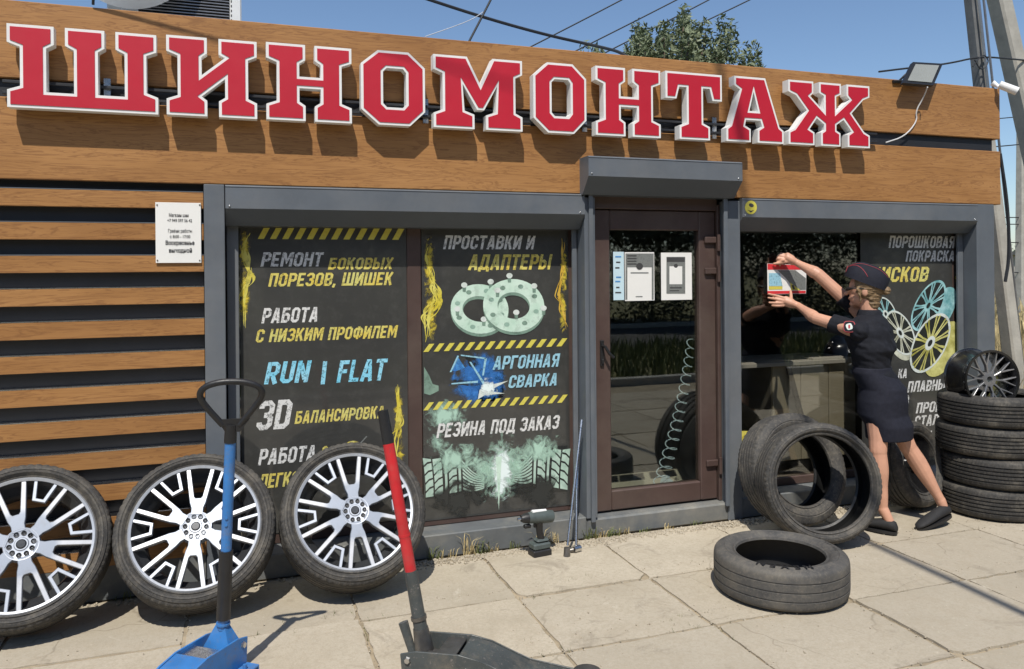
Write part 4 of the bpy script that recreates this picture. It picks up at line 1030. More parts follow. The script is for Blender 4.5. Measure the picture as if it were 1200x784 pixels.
for o in C.objects:
    if o.type == 'MESH' and o.name.startswith('tyre') and len(o.data.materials) == 1: o.data.materials.append(MT['liner'])
# ------------------------------------------------------------------ floor jacks
def side_plate(bm, prof, y0, y1):
    vs0 = [bm.verts.new((x, y0, z)) for x, z in prof]; vs1 = [bm.verts.new((x, y1, z)) for x, z in prof]
    bm.faces.new(vs0); bm.faces.new(vs1[::-1])
    n = len(prof)
    for i in range(n): bm.faces.new((vs0[i], vs0[(i + 1) % n], vs1[(i + 1) % n], vs1[i]))
def jack(name, loc, yaw, label, pm, W=.15, Lb=.62):
    """body runs along local +x from the handle end"""
    e = empty(name, loc, label, 'floor jack', None, (0, 0, yaw))
    prof = [(-.05, .05), (-.06, .17), (.0, .185), (.17, .19), (.25, .175), (.40, .12), (.60, .10), (.64, .07), (.62, .04), (.30, .035), (.05, .035)]
    for s in (-1, 1):
        bm = bmesh.new(); side_plate(bm, prof, s * W / 2 - .004, s * W / 2 + .004)
        bmesh.ops.bevel(bm, geom=bm.edges[:], offset=.0015, segments=1, affect='EDGES'); link('side_plate', mesh_of(bm), pm, e)
    bm = bmesh.new()
    top = [(.17, .186), (.25, .171), (.40, .116), (.60, .096), (.60, .09), (.40, .108), (.25, .162), (.17, .178)]
    side_plate(bm, top, -W / 2 + .005, W / 2 - .005); link('top_plate', mesh_of(bm), pm, e)
    bm = bmesh.new(); bm_box(bm, .0, .16, -W * .28, W * .28, .05, .14, .01); tube_bm(bm, [(.02, 0, .12), (.16, 0, .12)], .028, 14); bm_box(bm, .075, .15, -W / 2 + .006, W / 2 - .006, .168, .174, .001); link('hydraulic_unit', mesh_of(bm), 'dsteel' if pm == 'jackgrey' else 'steel', e)
    bm = bmesh.new(); bm_box(bm, .165, .172, -W / 2 + .005, W / 2 - .005, .05, .178, .001); bm_box(bm, -.03, -.02, -W / 2 + .005, W / 2 - .005, .06, .13, .001); link('cross_plate', mesh_of(bm), pm, e)
    # lifting arm and saddle
    bm = bmesh.new(); side_plate(bm, [(.42, .10), (.60, .118), (.66, .115), (.66, .085), (.42, .06)], -.03, .03); link('lifting_arm', mesh_of(bm), pm, e)
    bm = bmesh.new(); tube_bm(bm, [(.635, 0, .115), (.635, 0, .135)], .045, 20); tube_bm(bm, [(.635, 0, .1352), (.635, 0, .142)], [.05, .052], 20); link('saddle', mesh_of(bm, smooth=True, ang=40), 'dsteel', e)
    for x, y, r, wd in ((.60, W / 2 + .03, .034, .028), (.60, -W / 2 - .03, .034, .028)):
        bm = bmesh.new(); tube_bm(bm, [(x, y - wd / 2, r), (x, y + wd / 2, r)], r, 20); link('wheel', mesh_of(bm, smooth=True, ang=40), 'dsteel', e)
    for s in (-1, 1):
        y = s * (W / 2 + .035)
        bm = bmesh.new(); tube_bm(bm, [(-.01, y - .012, .03), (-.01, y + .012, .03)], .03, 18); link('wheel', mesh_of(bm, smooth=True, ang=40), 'dsteel', e)
        bm = bmesh.new(); bm_box(bm, -.045, .035, s * (W / 2 + .006) if s > 0 else s * (W / 2 + .065), s * (W / 2 + .065) if s > 0 else s * (W / 2 + .006), .066, .074, .002); bm_box(bm, -.05, -.043, min(s * (W / 2 + .006), s * (W / 2 + .065)), max(s * (W / 2 + .006), s * (W / 2 + .065)), .04, .0745, .002)
        tube_bm(bm, [(.0, y, .074), (.0, y, .092)], .008, 8); link('caster_bracket', mesh_of(bm), pm, e)
    for s in (-1, 1):
        for x, zz in ((-.03, .15), (.2, .13), (.42, .085)):
            bm = bmesh.new(); tube_bm(bm, [(x, s * (W / 2 + .0041), zz), (x, s * (W / 2 + .013), zz)], [.014, .011], 6); link('bolt', mesh_of(bm), 'steel', e)
    return e
def j_local(e, P): return e.matrix_basis.inverted() @ Vector(P)
# blue jack, body towards the camera
J1 = jack('floor_jack', (-.075, -1.05, 0), math.radians(-128), 'blue floor jack at the bottom edge with a black ring handle', 'blue', .145)
bpy.context.view_layer.update()
def jt(e, name, pts, r, m, n=12):
    bm = bmesh.new(); tube_bm(bm, [j_local(e, p) for p in pts], r, n); return link(name, mesh_of(bm, smooth=True, ang=50), m, e)
hb = Vector((-.072, -1.06, .17)); ht = Vector((-.030, -1.13, 1.09)); hd = (ht - hb)
P_ = lambda t: hb + hd * t
bm = bmesh.new()
a_, b_ = j_local(J1, P_(.0)), j_local(J1, P_(.075))
bm_ = bmesh.ops.create_cone(bm, cap_ends=True, segments=4, radius1=.088, radius2=.03, depth=.085)
for v in bm_['verts']: v.co = Matrix.Rotation(PI / 4, 4, 'Z') @ v.co; v.co.x *= .62; v.co += Vector((a_.x, a_.y, .195))
tube_bm(bm, [P2_ for P2_ in (j_local(J1, P_(.055)), j_local(J1, P_(.13)))], .021, 14); tube_bm(bm, [j_local(J1, P_(.075)), j_local(J1, P_(.083))], .027, 14)
link('handle_socket', mesh_of(bm), 'blue', J1)
jt(J1, 'sleeve', [P_(.10), P_(.395)], .0265, 'black', 16)
jt(J1, 'shaft', [P_(.395), P_(.86)], .0205, 'blue', 16)
for t in (.51, .54): jt(J1, 'shaft_pin', [P_(t) + Vector((-.004, -.0215, 0)), P_(t) + Vector((-.004, -.024, 0))], .006, 'blue', 8)
jt(J1, 'handle_neck', [P_(.855), P_(.93)], [.0235, .022], 'black', 12)
# ring: flattened hoop with two arms
hu = hd.normalized(); hs_ = Vector((.995, -.1, 0)).normalized(); hc = P_(1.05)
rg = []
nf = hs_.cross(hu).normalized()
pts2 = [(-.03, .93, 0), (-.098, 1.02, .01), (-.118, 1.065, .02), (-.10, 1.10, .03), (-.05, 1.118, .035), (0, 1.12, .035), (.05, 1.115, .035), (.10, 1.095, .03), (.115, 1.06, .02), (.095, 1.015, .01), (.03, .925, 0)]
def smooth(pts, it=2):
    for _ in range(it):
        q = [pts[0]]
        for a, b in zip(pts, pts[1:]): q += [a * .75 + b * .25, a * .25 + b * .75]
        q.append(pts[-1]); pts = q
    return pts
rg = smooth([P_(t) + hs_ * u + nf * k for u, t, k in pts2])
jt(J1, 'ring_handle', rg, .0125, 'black', 10)
bm = bmesh.new(); lp = [j_local(J1, P_(.90) - hs_ * .02), j_local(J1, P_(.90) + hs_ * .02), j_local(J1, P_(.955) + hs_ * .055), j_local(J1, P_(.955) - hs_ * .055)]
vv = [bm.verts.new(p) for p in lp]; vv2 = [bm.verts.new(p + Vector((.0, .018, 0))) for p in lp]
bm.faces.new(vv); bm.faces.new(vv2[::-1])
for i in range(4): bm.faces.new((vv[i], vv[(i + 1) % 4], vv2[(i + 1) % 4], vv2[i]))
link('handle_fork', mesh_of(bm), 'black', J1)
# grey jack, body towards the right
J2 = jack('floor_jack', (.66, -1.36, 0), math.radians(-33), 'dark grey low floor jack with a red pole handle at the bottom edge', 'jackgrey', .17)
bpy.context.view_layer.update()
q0 = Vector((.672, -1.33, .13)); q1 = Vector((.533, -1.25, 1.045)); Q = lambda t: q0 + (q1 - q0) * t
jt(J2, 'handle_sleeve', [Q(.02), Q(.34)], [.027, .025], 'jackgrey', 16)
jt(J2, 'handle_collar', [Q(.135), Q(.15)], .031, 'dsteel', 16)
jt(J2, 'handle_shaft', [Q(.34), Q(.90)], .0225, 'red', 16)
jt(J2, 'shaft_joint', [Q(.485), Q(.495)], .024, 'red', 16)
jt(J2, 'handle_grip', [Q(.88), Q(1.02)], [.023, .021], 'black', 16)
jt(J2, 'pedal', [Vector((.63, -1.30, .12)), Vector((.60, -1.27, .23))], [.016, .02], 'jackgrey', 10)
jt(J2, 'handle_yoke', [Q(-.02), Q(.10)], [.04, .03], 'dsteel', 12)
# ------------------------------------------------------------------ cordless drill and bars
DR = empty('cordless_drill', (1.60, -.16, 0), 'cordless impact driver standing on its battery by the left window sill', 'power tool', None, (0, 0, math.radians(8)))
bm = bmesh.new(); bm_box(bm, -.058, .058, -.04, .04, .001, .038, .006); link('battery_base', mesh_of(bm), 'black', DR)
bm = bmesh.new(); bm_box(bm, -.054, .055, -.037, .037, .0385, .075, .008); bm_box(bm, -.03, .05, -.03, .03, .0755, .095, .01); link('battery', mesh_of(bm), 'drillgreen', DR)
bm = bmesh.new(); tube_bm(bm, [(.008, 0, .09), (.0, 0, .13), (-.004, 0, .17), (-.008, 0, .21)], [.022, .019, .022, .03], 12); link('handle', mesh_of(bm, smooth=True, ang=50), 'black', DR)
bm = bmesh.new(); tube_bm(bm, [(.085, 0, .205), (.08, 0, .208), (.03, 0, .213), (-.03, 0, .218), (-.075, 0, .22)], [.012, .034, .037, .034, .03], 16); link('motor_housing', mesh_of(bm, smooth=True, ang=50), 'drillgreen', DR)
bm = bmesh.new(); tube_bm(bm, [(-.075, 0, .22), (-.10, 0, .221), (-.118, 0, .222)], [.03, .026, .017], 16); bm_box(bm, -.10, -.06, -.012, .012, .165, .185, .003); link('nose_cone', mesh_of(bm, smooth=True, ang=50), 'black', DR)
bm = bmesh.new(); tube_bm(bm, [(-.118, 0, .222), (-.14, 0, .223)], .009, 8); link('anvil', mesh_of(bm), 'steel', DR)
bm = bmesh.new(); bm_box(bm, -.038, -.022, -.008, .008, .16, .185, .003); link('trigger', mesh_of(bm), 'black', DR)
bm = bmesh.new(); tube_bm(bm, [(.04, 0, .2435), (-.05, 0, .25)], .012, 8); link('top_ridge', mesh_of(bm), 'white', DR)
BB = empty('breaker_bar', (1.735, -.235, 0), 'long steel breaker bar leaning on the grey post with its socket down', 'wrench')
pb = [Vector((1.735, -.235, .03)), Vector((1.925, -.028, .72))]
tube('bar', [pb[0] + (pb[1] - pb[0]) * .04, pb[1]], .0075, 'steel', BB, 10); tube('socket', [(1.733, -.237, .0), (1.737, -.233, .05)], [.02, .018], 'dsteel', BB, 12); tube('bar_tip', [pb[1] - (pb[1] - pb[0]) * .06, pb[1] + Vector((0, 0, .0))], .0095, 'steel', BB, 10)
TW = empty('torque_wrench', (1.81, -.19, 0), 'shorter ratchet wrench leaning beside the long breaker bar', 'wrench')
pb = [Vector((1.81, -.19, .03)), Vector((1.89, -.03, .46))]
tube('shaft', [pb[0], pb[0] + (pb[1] - pb[0]) * .7], .0065, 'steel', TW, 10); tube('grip', [pb[0] + (pb[1] - pb[0]) * .7, pb[1]], [.011, .013], 'steel', TW, 10)
tube('ratchet_head', [(1.79, -.20, .022), (1.835, -.19, .022)], [.02, .018], 'steel', TW, 12); tube('socket', [(1.772, -.195, .016), (1.79, -.2, .02)], .013, 'dsteel', TW, 10)
# ------------------------------------------------------------------ the woman
PO = Vector((3.75, -.5, 0))
PE = empty('person', PO, 'woman in black uniform shirt, navy skirt and side cap pressing a leaflet on the window', 'person')
f_ = Vector((-.5, .866, 0)); r_ = Vector((.866, .5, 0)); U_ = Vector((0, 0, 1))
def chain(bm, pts, rs, n=14):
    """tapered limb with rounded ends"""
    pts = [Vector(p) for p in pts]; q = []; rr = []
    for i in range(len(pts) - 1):
        K = 5
        for k in range(K): t = k / K; q.append(pts[i].lerp(pts[i + 1], t)); rr.append(rs[i] + (rs[i + 1] - rs[i]) * (3 * t * t - 2 * t ** 3))
    q.append(pts[-1]); rr.append(rs[-1])
    tube_bm(bm, q, rr, n)
    for p, r in ((pts[0], rs[0]), (pts[-1], rs[-1])):
        g = bmesh.ops.create_icosphere(bm, subdivisions=2, radius=r)
        for v in g['verts']: v.co += p
def ellip(bm, c, ax, rad, sub=3):
    """ax: three axis vectors"""
    g = bmesh.ops.create_icosphere(bm, subdivisions=sub, radius=1)
    for v in g['verts']:
        p = v.co.copy(); v.co = Vector(c) + ax[0] * p.x * rad[0] + ax[1] * p.y * rad[1] + ax[2] * p.z * rad[2]
def loft(bm, secs, n=28):
    """secs: (centre, axisA, radA, axisB, radB)"""
    rings = []
    for c, a, ra, b, rb in secs:
        rings.append([bm.verts.new(Vector(c) + a * ra * math.cos(2 * PI * k / n) + b * rb * math.sin(2 * PI * k / n)) for k in range(n)])
    for i in range(len(rings) - 1):
        for k in range(n): bm.faces.new((rings[i][k], rings[i][(k + 1) % n], rings[i + 1][(k + 1) % n], rings[i + 1][k]))
    bm.faces.new(rings[0][::-1]); bm.faces.new(rings[-1])
def remeshed(name, bm, m, parent, vox, smooth_it=4, disp=None):
    me = bpy.data.meshes.new(name); bm.to_mesh(me); bm.free()
    o = bpy.data.objects.new(name, me); C.objects.link(o)
    md = o.modifiers.new('r', 'REMESH'); md.mode = 'VOXEL'; md.voxel_size = vox; md.use_smooth_shade = True
    ms = o.modifiers.new('s', 'SMOOTH'); ms.factor = .5; ms.iterations = smooth_it
    bpy.context.view_layer.update(); dg = bpy.context.evaluated_depsgraph_get()
    m2 = bpy.data.meshes.new_from_object(o.evaluated_get(dg)); bpy.data.objects.remove(o)
    for v in m2.vertices:
        if disp: v.co += disp(v.co)
        v.co -= PO
    for p in m2.polygons: p.use_smooth = True
    m2.materials.clear()
    return link(name, m2, m, parent)
chest = F(1019, 395, -.36); 
pelv = F(1034, 462, -.42); waist = F(1022, 430, -.39)
shL = chest - r_ * .165 + U_ * .045 + f_ * .01
shR = chest + r_ * .13 + U_ * .10 + f_ * .05
neck0 = F(1019, 372, -.33); headc = F(1013, 340, -.31)
elL = F(956, 373, -.17); wrL = F(935, 358, .05)
elR = F(958, 321, -.07); wrR = F(934, 308, .055)
hipL = pelv - r_ * .08 - U_ * .05; hipR = pelv + r_ * .08 - U_ * .05
kneeL = F(1029, 528, -.50); ankL = F(1035, 597, -.53)
kneeR = F(1063, 522, -.44); ankR = F(1102, 586, -.53)
bm = bmesh.new()
# torso
loft(bm, [(pelv - U_ * .06, r_, .155, f_, .115), (pelv + U_ * .03, r_, .155, f_, .12), (waist, r_, .125, f_, .095), (chest - U_ * .05, r_, .15, f_, .11), (chest + U_ * .05, r_, .15, f_, .10), (chest + U_ * .095, r_, .10, f_, .07)])
chain(bm, [chest + U_ * .05, neck0, headc - U_ * .05 - f_ * .02], [.075, .055, .05])
# head: skull, face, jaw
hf = (f_ * .90 - r_ * .25).normalized(); hr = Vector((-hf.y * -1, -hf.x, 0)).normalized(); hr = hf.cross(U_).normalized()
ellip(bm, headc + U_ * .015, (hr, hf, U_), (.072, .092, .095)); ellip(bm, headc + hf * .03 - U_ * .045, (hr, hf, U_), (.052, .06, .062))
chain(bm, [headc + hf * .085 + U_ * .01, headc + hf * .107 - U_ * .022], [.008, .013], 10)              # nose
chain(bm, [headc + hf * .084 - U_ * .052 - hr * .018, headc + hf * .088 - U_ * .052, headc + hf * .084 - U_ * .052 + hr * .018], [.006, .009, .006], 8)   # lips
ellip(bm, headc + hf * .07 - U_ * .088, (hr, hf, U_), (.022, .02, .018), 2)
for s in (-1, 1): ellip(bm, headc + hr * s * .073 - hf * .005 - U_ * .01, (hr, hf, U_), (.01, .02, .03), 2)
# arms
chain(bm, [shL, elL, wrL], [.047, .038, .024]); chain(bm, [shR, elR, wrR], [.047, .040, .024])
chain(bm, [elL.lerp(wrL, .12), elL.lerp(wrL, .35)], [.041, .037]); chain(bm, [elR.lerp(wrR, .12), elR.lerp(wrR, .35)], [.042, .037])
# hands
def hand(wr, palm, fingers, thumb):
    chain(bm, [wr, wr.lerp(palm, .6), palm], [.023, .027, .026])
    chain(bm, [wr.lerp(palm, .5) + U_ * .016, palm + U_ * .018], [.018, .018], 10); chain(bm, [wr.lerp(palm, .5) - U_ * .016, palm - U_ * .018], [.018, .018], 10)
    for p in fingers: chain(bm, p, [.0105, .0095, .0075][:len(p)] if len(p) == 3 else [.0105, .01, .009, .007], 10)
    chain(bm, thumb, [.013, .011, .0085], 10)
hand(wrL, F(921, 353, .095), [
    [F(918, 349, .10), F(911, 347, .12), F(901, 344.5, .135)],
    [F(917, 352, .10), F(909, 350.5, .12), F(900.5, 349, .135)],
    [F(917, 355, .10), F(909, 355, .118), F(901.5, 354.5, .135)],
    [F(918, 358, .10), F(911, 358.5, .115), F(905, 358, .13)]], [F(927, 352, .08), F(927, 346, .11), F(926.5, 341, .13)])
hand(wrR, F(923, 302, .09), [
    [F(921, 299, .10), F(915, 297, .122), F(911, 301, .132)],
    [F(919, 300.5, .10), F(913, 299, .12), F(910, 304, .132)],
    [F(918, 303, .10), F(912, 303, .118), F(911, 308, .132)],
    [F(918, 305, .09), F(914, 307, .11), F(914, 311, .13)]], [F(925, 306, .08), F(915, 308, .105), F(907, 309, .13)])
# legs and feet
chain(bm, [hipL, kneeL, kneeL - U_ * .02], [.082, .052, .050]); chain(bm, [kneeL, kneeL.lerp(ankL, .30) , kneeL.lerp(ankL, .7), ankL], [.049, .052, .036, .028])
chain(bm, [hipR, kneeR, kneeR + (ankR - kneeR) * .05], [.082, .052, .050]); chain(bm, [kneeR, kneeR.lerp(ankR, .32) + r_ * .008, ankR], [.049, .053, .029])
toeL = Vector((3.60, -.40, .03)); heelL = Vector((3.715, -.575, .035))
fdirR = Vector((-.84, .10, -.5)).normalized()
toeR = F(1079, 616, -.57); heelR = F(1108, 602, -.55)
chain(bm, [ankL, heelL + U_ * .02, (heelL + U_ * .02).lerp(toeL, .5)], [.032, .026, .018]); chain(bm, [ankR, heelR + U_ * .015, (heelR + U_ * .015).lerp(toeR, .45)], [.031, .025, .018])
remeshed('body', bm, 'skin', PE, .0042, 3)
# shirt
bm = bmesh.new()
loft(bm, [(pelv + U_ * .06, r_, .145, f_, .115), (waist + U_ * .0, r_, .136, f_, .108), (waist + U_ * .05 , r_, .140, f_, .112), (waist + U_ * .11 , r_, .165, f_, .132), (chest - U_ * .02, r_, .188, f_, .142), (chest + U_ * .05, r_, .185, f_, .130), (chest + U_ * .11, r_, .145, f_, .095), (neck0 + U_ * .02, r_, .075, f_, .07)])
sl1 = shL.lerp(elL, .62); sl2 = shR.lerp(elR, .50)
loft(bm, [(shL + r_ * .05, f_, .06, U_, .06), (shL, f_, .062, U_, .064), (sl1, (elL - shL).cross(U_).normalized(), .058, (elL - shL).cross(U_).cross(elL - shL).normalized(), .062)], 20)
loft(bm, [(shR - r_ * .05, f_, .06, U_, .06), (shR, f_, .060, U_, .064), (sl2, (elR - shR).cross(U_).normalized(), .055, (elR - shR).cross(U_).cross(elR - shR).normalized(), .060)], 20)
for c_ in (shL, shR): ellip(bm, c_, (r_, f_, U_), (.062, .062, .064), 2)
def folds(a, fr, seed):
    def d(co):
        q = Vector((co.x * fr, co.y * fr, co.z * fr * 2.2 + co.x * fr)) + Vector((seed, 0, 0))
        k = mnoise.noise(q) * a + mnoise.noise(q * 2.3) * a * .4
        c = Vector((chest.x, chest.y, co.z)); v = (co - c); v.z = 0
        return v.normalized() * k if v.length > 1e-4 else Vector()
    return d
remeshed('shirt', bm, 'shirt', PE, .0055, 3, folds(.011, 8, 3))
bm = bmesh.new()
loft(bm, [(neck0 + U_ * .012, r_, .082, f_, .078), (neck0 + U_ * .045, r_, .068, f_, .066), (neck0 + U_ * .05, r_, .060, f_, .058)], 24)
for v in bm.verts: v.co -= PO
link('collar', mesh_of(bm, smooth=True, ang=40), 'shirt', PE)
# shoulder strap and sleeve patch
def patch(name, c, nrm, up, wd, ht, m):
    bm = bmesh.new(); n = nrm.normalized(); s = n.cross(up).normalized(); u = s.cross(n)
    vs = []
    for k in range(16):
        t = 2 * PI * k / 16; vs.append(bm.verts.new(Vector(c) + s * wd * math.copysign(abs(math.cos(t)) ** .6, math.cos(t)) + u * ht * math.copysign(abs(math.sin(t)) ** .6, math.sin(t)) - PO))
    bm.faces.new(vs); ex = bmesh.ops.extrude_face_region(bm, geom=bm.faces[:])
    for v in [g for g in ex['geom'] if isinstance(g, bmesh.types.BMVert)]: v.co -= n * .02
    return link(name, mesh_of(bm), m, PE)
vdir = (CAM - shL).normalized()
pc = shL.lerp(elL, .22) + vdir * .0645 + U_ * .012
patch('sleeve_patch', pc, vdir + U_ * .25, U_, .034, .036, 'piping'); patch('sleeve_patch', pc + vdir * .002, vdir + U_ * .25, U_, .030, .032, 'shirt'); patch('sleeve_patch', pc + vdir * .004, vdir + U_ * .25, U_ + f_ * .4, .018, .020, 'p_ring')
patch('sleeve_patch', pc + vdir * .006 , vdir + U_ * .25, U_, .006, .012, 'piping')
patch('shoulder_strap', chest - r_ * .10 + U_ * .118, U_ - r_ * .3 , r_, .022, .045, 'cap' if 'cap' in MT else 'capm')
# skirt
bm = bmesh.new()
kc = F(1042, 512, -.45)
loft(bm, [(waist + U_ * .005, r_, .138, f_, .110), (waist - U_ * .03, r_, .146, f_, .118), (pelv + U_ * .04, r_, .166, f_, .136), (pelv - U_ * .03, r_, .180, f_, .144), (pelv - U_ * .12, r_, .182, f_, .142), (kc + U_ * .08, r_, .176, f_, .136), (kc - U_ * .005, r_, .170, f_, .132)], 40)
remeshed('skirt', bm, 'skirt', PE, .006, 3, folds(.0028, 4, 11))
# hair
bm = bmesh.new()
ellip(bm, headc + U_ * .022 - hf * .016, (hr, hf, U_), (.084, .096, .098)); ellip(bm, headc - U_ * .035 - hf * .04, (hr, hf, U_), (.066, .062, .068)); ellip(bm, headc - U_ * .085 - hf * .045, (hr, hf, U_), (.058, .045, .05)); ellip(bm, headc - hf * .125 - U_ * .002, (hr, hf, U_), (.029, .028, .030))
for s in (-1, 1): chain(bm, [headc + hr * s * .076 + hf * .035 + U_ * .01, headc + hr * s * .074 + hf * .02 - U_ * .07], [.012, .006], 8)
remeshed('hair', bm, 'hair', PE, .005, 2, lambda co: Vector((mnoise.noise(Vector((co.x * 30, co.y * 30, co.z * 110))), mnoise.noise(Vector((co.y * 30, co.x * 30, co.z * 110))), 0)) * .006)
# sunglasses and watch
bm = bmesh.new()
gl = [Vector(headc + hf * .088 + hr * s - PO + U_ * .012) for s in (-.07, -.035, 0, .035, .07)]
gl = [headc + hr * -.08 + hf * .0 + U_ * .012 - PO, headc + hr * -.075 + hf * .06 + U_ * .014 - PO, headc + hr * -.045 + hf * .098 + U_ * .008 - PO, headc + hf * .106 + U_ * .01 - PO, headc + hr * .045 + hf * .098 + U_ * .008 - PO, headc + hr * .075 + hf * .06 + U_ * .014 - PO, headc + hr * .08 + U_ * .012 - PO]
tube_bm(bm, gl, [.003, .004, .012, .005, .012, .004, .003], 10); link('sunglasses', mesh_of(bm, smooth=True), 'black', PE)
# side cap: sections along the head axis, low soft peak lines
CAPC = headc + U_ * .075
bm = bmesh.new(); rings = []
NS, NC = 17, 20
def cap_pt(s, t, out=0):
    """s -1 back .. 1 front, t 0..1 over the top from left rim to right rim"""
    y = s * .132
    wd = .088 * math.sqrt(max(0, 1 - abs(s) ** 2.6)) + .002
    hh = (.098 + .008 * s) * (1 - abs(s) ** 3.0 * .60)
    rim = -.028 + .012 * (s) + .0
    a = PI * t
    x = -math.cos(a) * wd * (1 - .25 * math.sin(a)); zz = rim + (hh - rim) * math.sin(a) ** .75
    p = CAPC + hr * x + hf * y + U_ * zz
    if out: p += (hr * -math.cos(a) + U_ * math.sin(a)) * out
    return CAPC + Matrix.Rotation(math.radians(17), 3, hr) @ (p - CAPC) - hf * .012 - U_ * .004
for i in range(NS):
    s = -1 + 2 * i / (NS - 1); rings.append([bm.verts.new(cap_pt(s * .999, k / NC) - PO) for k in range(NC + 1)])
for i in range(NS - 1):
    for k in range(NC): bm.faces.new((rings[i][k], rings[i][k + 1], rings[i + 1][k + 1], rings[i + 1][k]))
    bm.faces.new((rings[i][NC], rings[i][0], rings[i + 1][0], rings[i + 1][NC]))
bm.faces.new(rings[0]); bm.faces.new(rings[-1][::-1])
cp = link('side_cap', mesh_of(bm, smooth=True, ang=60), 'capm', PE)
bm = bmesh.new()
tube_bm(bm, [cap_pt(-1 + 2 * i / 20, .34, .0008) - PO for i in range(1, 20)], .0012, 6)
tube_bm(bm, [cap_pt(-1 + 2 * i / 20, .66, .0008) - PO for i in range(1, 20)], .0012, 6)
tube_bm(bm, [cap_pt(.95 - 1.0 * i / 12, .31 - .23 * (i / 12) ** 1.5, .001) - PO for i in range(13)], .0016, 6)
tube_bm(bm, [cap_pt(.97, k / 12, .001) - PO for k in range(1, 12)], .0014, 6)
link('cap_piping', mesh_of(bm, smooth=True), 'piping', PE)
# shoes
def shoe(heel, toe, up):
    bm = bmesh.new(); d = (toe - heel).normalized(); s = d.cross(up).normalized(); u = s.cross(d)
    Ls = (toe - heel).length + .07; h0 = heel - d * .035
    secs = []
    for t, wd, ht in ((0, .018, .02), (.04, .030, .032), (.15, .036, .038), (.35, .038, .036), (.6, .043, .028), (.8, .043, .022), (.94, .032, .015), (1, .014, .008)):
        secs.append((h0 + d * Ls * t + u * (ht * .9 - .02), s, wd * .92, u, ht * .9))
    loft(bm, secs, 20)
    for v in bm.verts: v.co -= PO
    o = link('shoe', mesh_of(bm, smooth=True, ang=60), 'shoe', PE)
    bm = bmesh.new(); vs = []
    for k in range(28):
        t = 2 * PI * k / 28; x = (1 - math.cos(t)) / 2; wd = .044 * (math.sin(PI * min(1, max(0, x)) ** .8) ** .45) * math.copysign(1, math.sin(t)) if 0 < k < 28 and k != 14 else 0
        vs.append(bm.verts.new(h0 + d * Ls * x + s * wd * .95 - u * .036 - PO))
    fc = bm.faces.new(vs); ex = bmesh.ops.extrude_face_region(bm, geom=[fc])
    for v in [g for g in ex['geom'] if isinstance(g, bmesh.types.BMVert)]: v.co += u * .016
    link('sole', mesh_of(bm), 'black', o)
shoe(Vector((3.712, -.575, .042)), Vector((3.63, -.41, .04)), U_)
shoe(heelR + U_ * .012, toeR + U_ * .012, Vector((-.45, .0, .9)))
# ------------------------------------------------------------------ lamp, security camera, roof unit
FLD = empty('floodlight', F(1080, 86, -.06), 'black LED floodlight on an arm above the fascia at the right', 'floodlight')
o_ = FLD.location
c4 = [F(1070, 72.5, -.035), F(1105, 74.5, -.035), F(1094, 100, -.095), F(1058, 97, -.095)]
nn = (c4[1] - c4[0]).cross(c4[3] - c4[0]).normalized()
if nn.y > 0: nn = -nn
def slab4(name, q, th, m, par, shr=0, off=0):
    cc = sum(q, Vector()) / 4; q = [cc + (p - cc) * (1 - shr) + nn * off for p in q]
    bm = bmesh.new(); a = [bm.verts.new(p - o_) for p in q]; b = [bm.verts.new(p - nn * th - o_) for p in q]
    bm.faces.new(a); bm.faces.new(b[::-1])
    for i in range(4): bm.faces.new((a[i], a[(i + 1) % 4], b[(i + 1) % 4], b[i]))
    return link(name, mesh_of(bm), m, par)
slab4('housing', c4, .028, 'black', FLD); slab4('lens', c4, .003, 'lampglass', FLD, .22, .0045)
cc = sum(c4, Vector()) / 4
tube('arm', [(cc.x - .16, -.0, 2.91), (cc.x - .13, -.04, cc.z - .01), (cc.x - .10, -.05, cc.z - .0)], .008, 'black', FLD, 6)
tube('mount_box', [(cc.x - .22, -.014, 2.905), (cc.x - .14, -.014, 2.91)], .012, 'black', FLD, 6)
pA = F(1087, 102, -.12); pB = F(1073, 130, -.02); pC = F(1075, 142, -.015); pD = F(1060, 160, -.012); pEe = F(1038, 167, -.012)
tag(tube('power_cable', smooth([pA, F(1082, 115, -.05), pB, pC, pD, pEe]), .0045, 'cablew', None, 6), 'white cable drooping from the floodlight to the dark fascia gap', 'cable')
CT = empty('security_camera', F(1163, 98, .0), 'white bullet security camera on the top right corner of the fascia', 'security camera')
tube('bracket', [F(1163, 97, .0), F(1168, 100, -.02), F(1172, 103, -.05)], [.022, .015, .012], 'white', CT, 12)
tube('camera_body', [F(1171, 99, -.05), F(1192, 107, -.12)], [.028, .03], 'white', CT, 16)
bm = bmesh.new(); tube_bm(bm, [F(1192, 107, -.12) - CT.location, F(1192.6, 107.3, -.122) - CT.location], .024, 14); link('camera_lens', mesh_of(bm), 'black', CT)
AC = empty('condenser_unit', (-.36, .9, 2.84), 'white rooftop condenser unit with a grey louvred grille', 'air conditioner')
ya = .6
ax0, ax1 = F(125, 10, ya).x, F(283, 10, ya).x; gx0, gx1 = F(160, 10, ya).x, F(269, 10, ya).x
bm = bmesh.new(); bm_box(bm, ax0, gx0, ya, 1.2, 2.842, 3.7, .008); bm_box(bm, gx1, ax1, ya, 1.2, 2.842, 3.7, .008); bm_box(bm, gx0 + .0005, gx1 - .0005, ya + .03, 1.2, 2.842, 3.7, 0); bm_box(bm, gx0, gx1, ya, ya + .029, 3.6, 3.7, .003)
for v in bm.verts: v.co -= AC.location
link('casing', mesh_of(bm), 'white', AC)
bm = bmesh.new(); bm_box(bm, gx0, gx1, ya + .018, ya + .0295, 2.85, 3.6, 0)
for v in bm.verts: v.co -= AC.location
link('coil', mesh_of(bm), 'dark', AC)
zz = 2.93; me_s = None
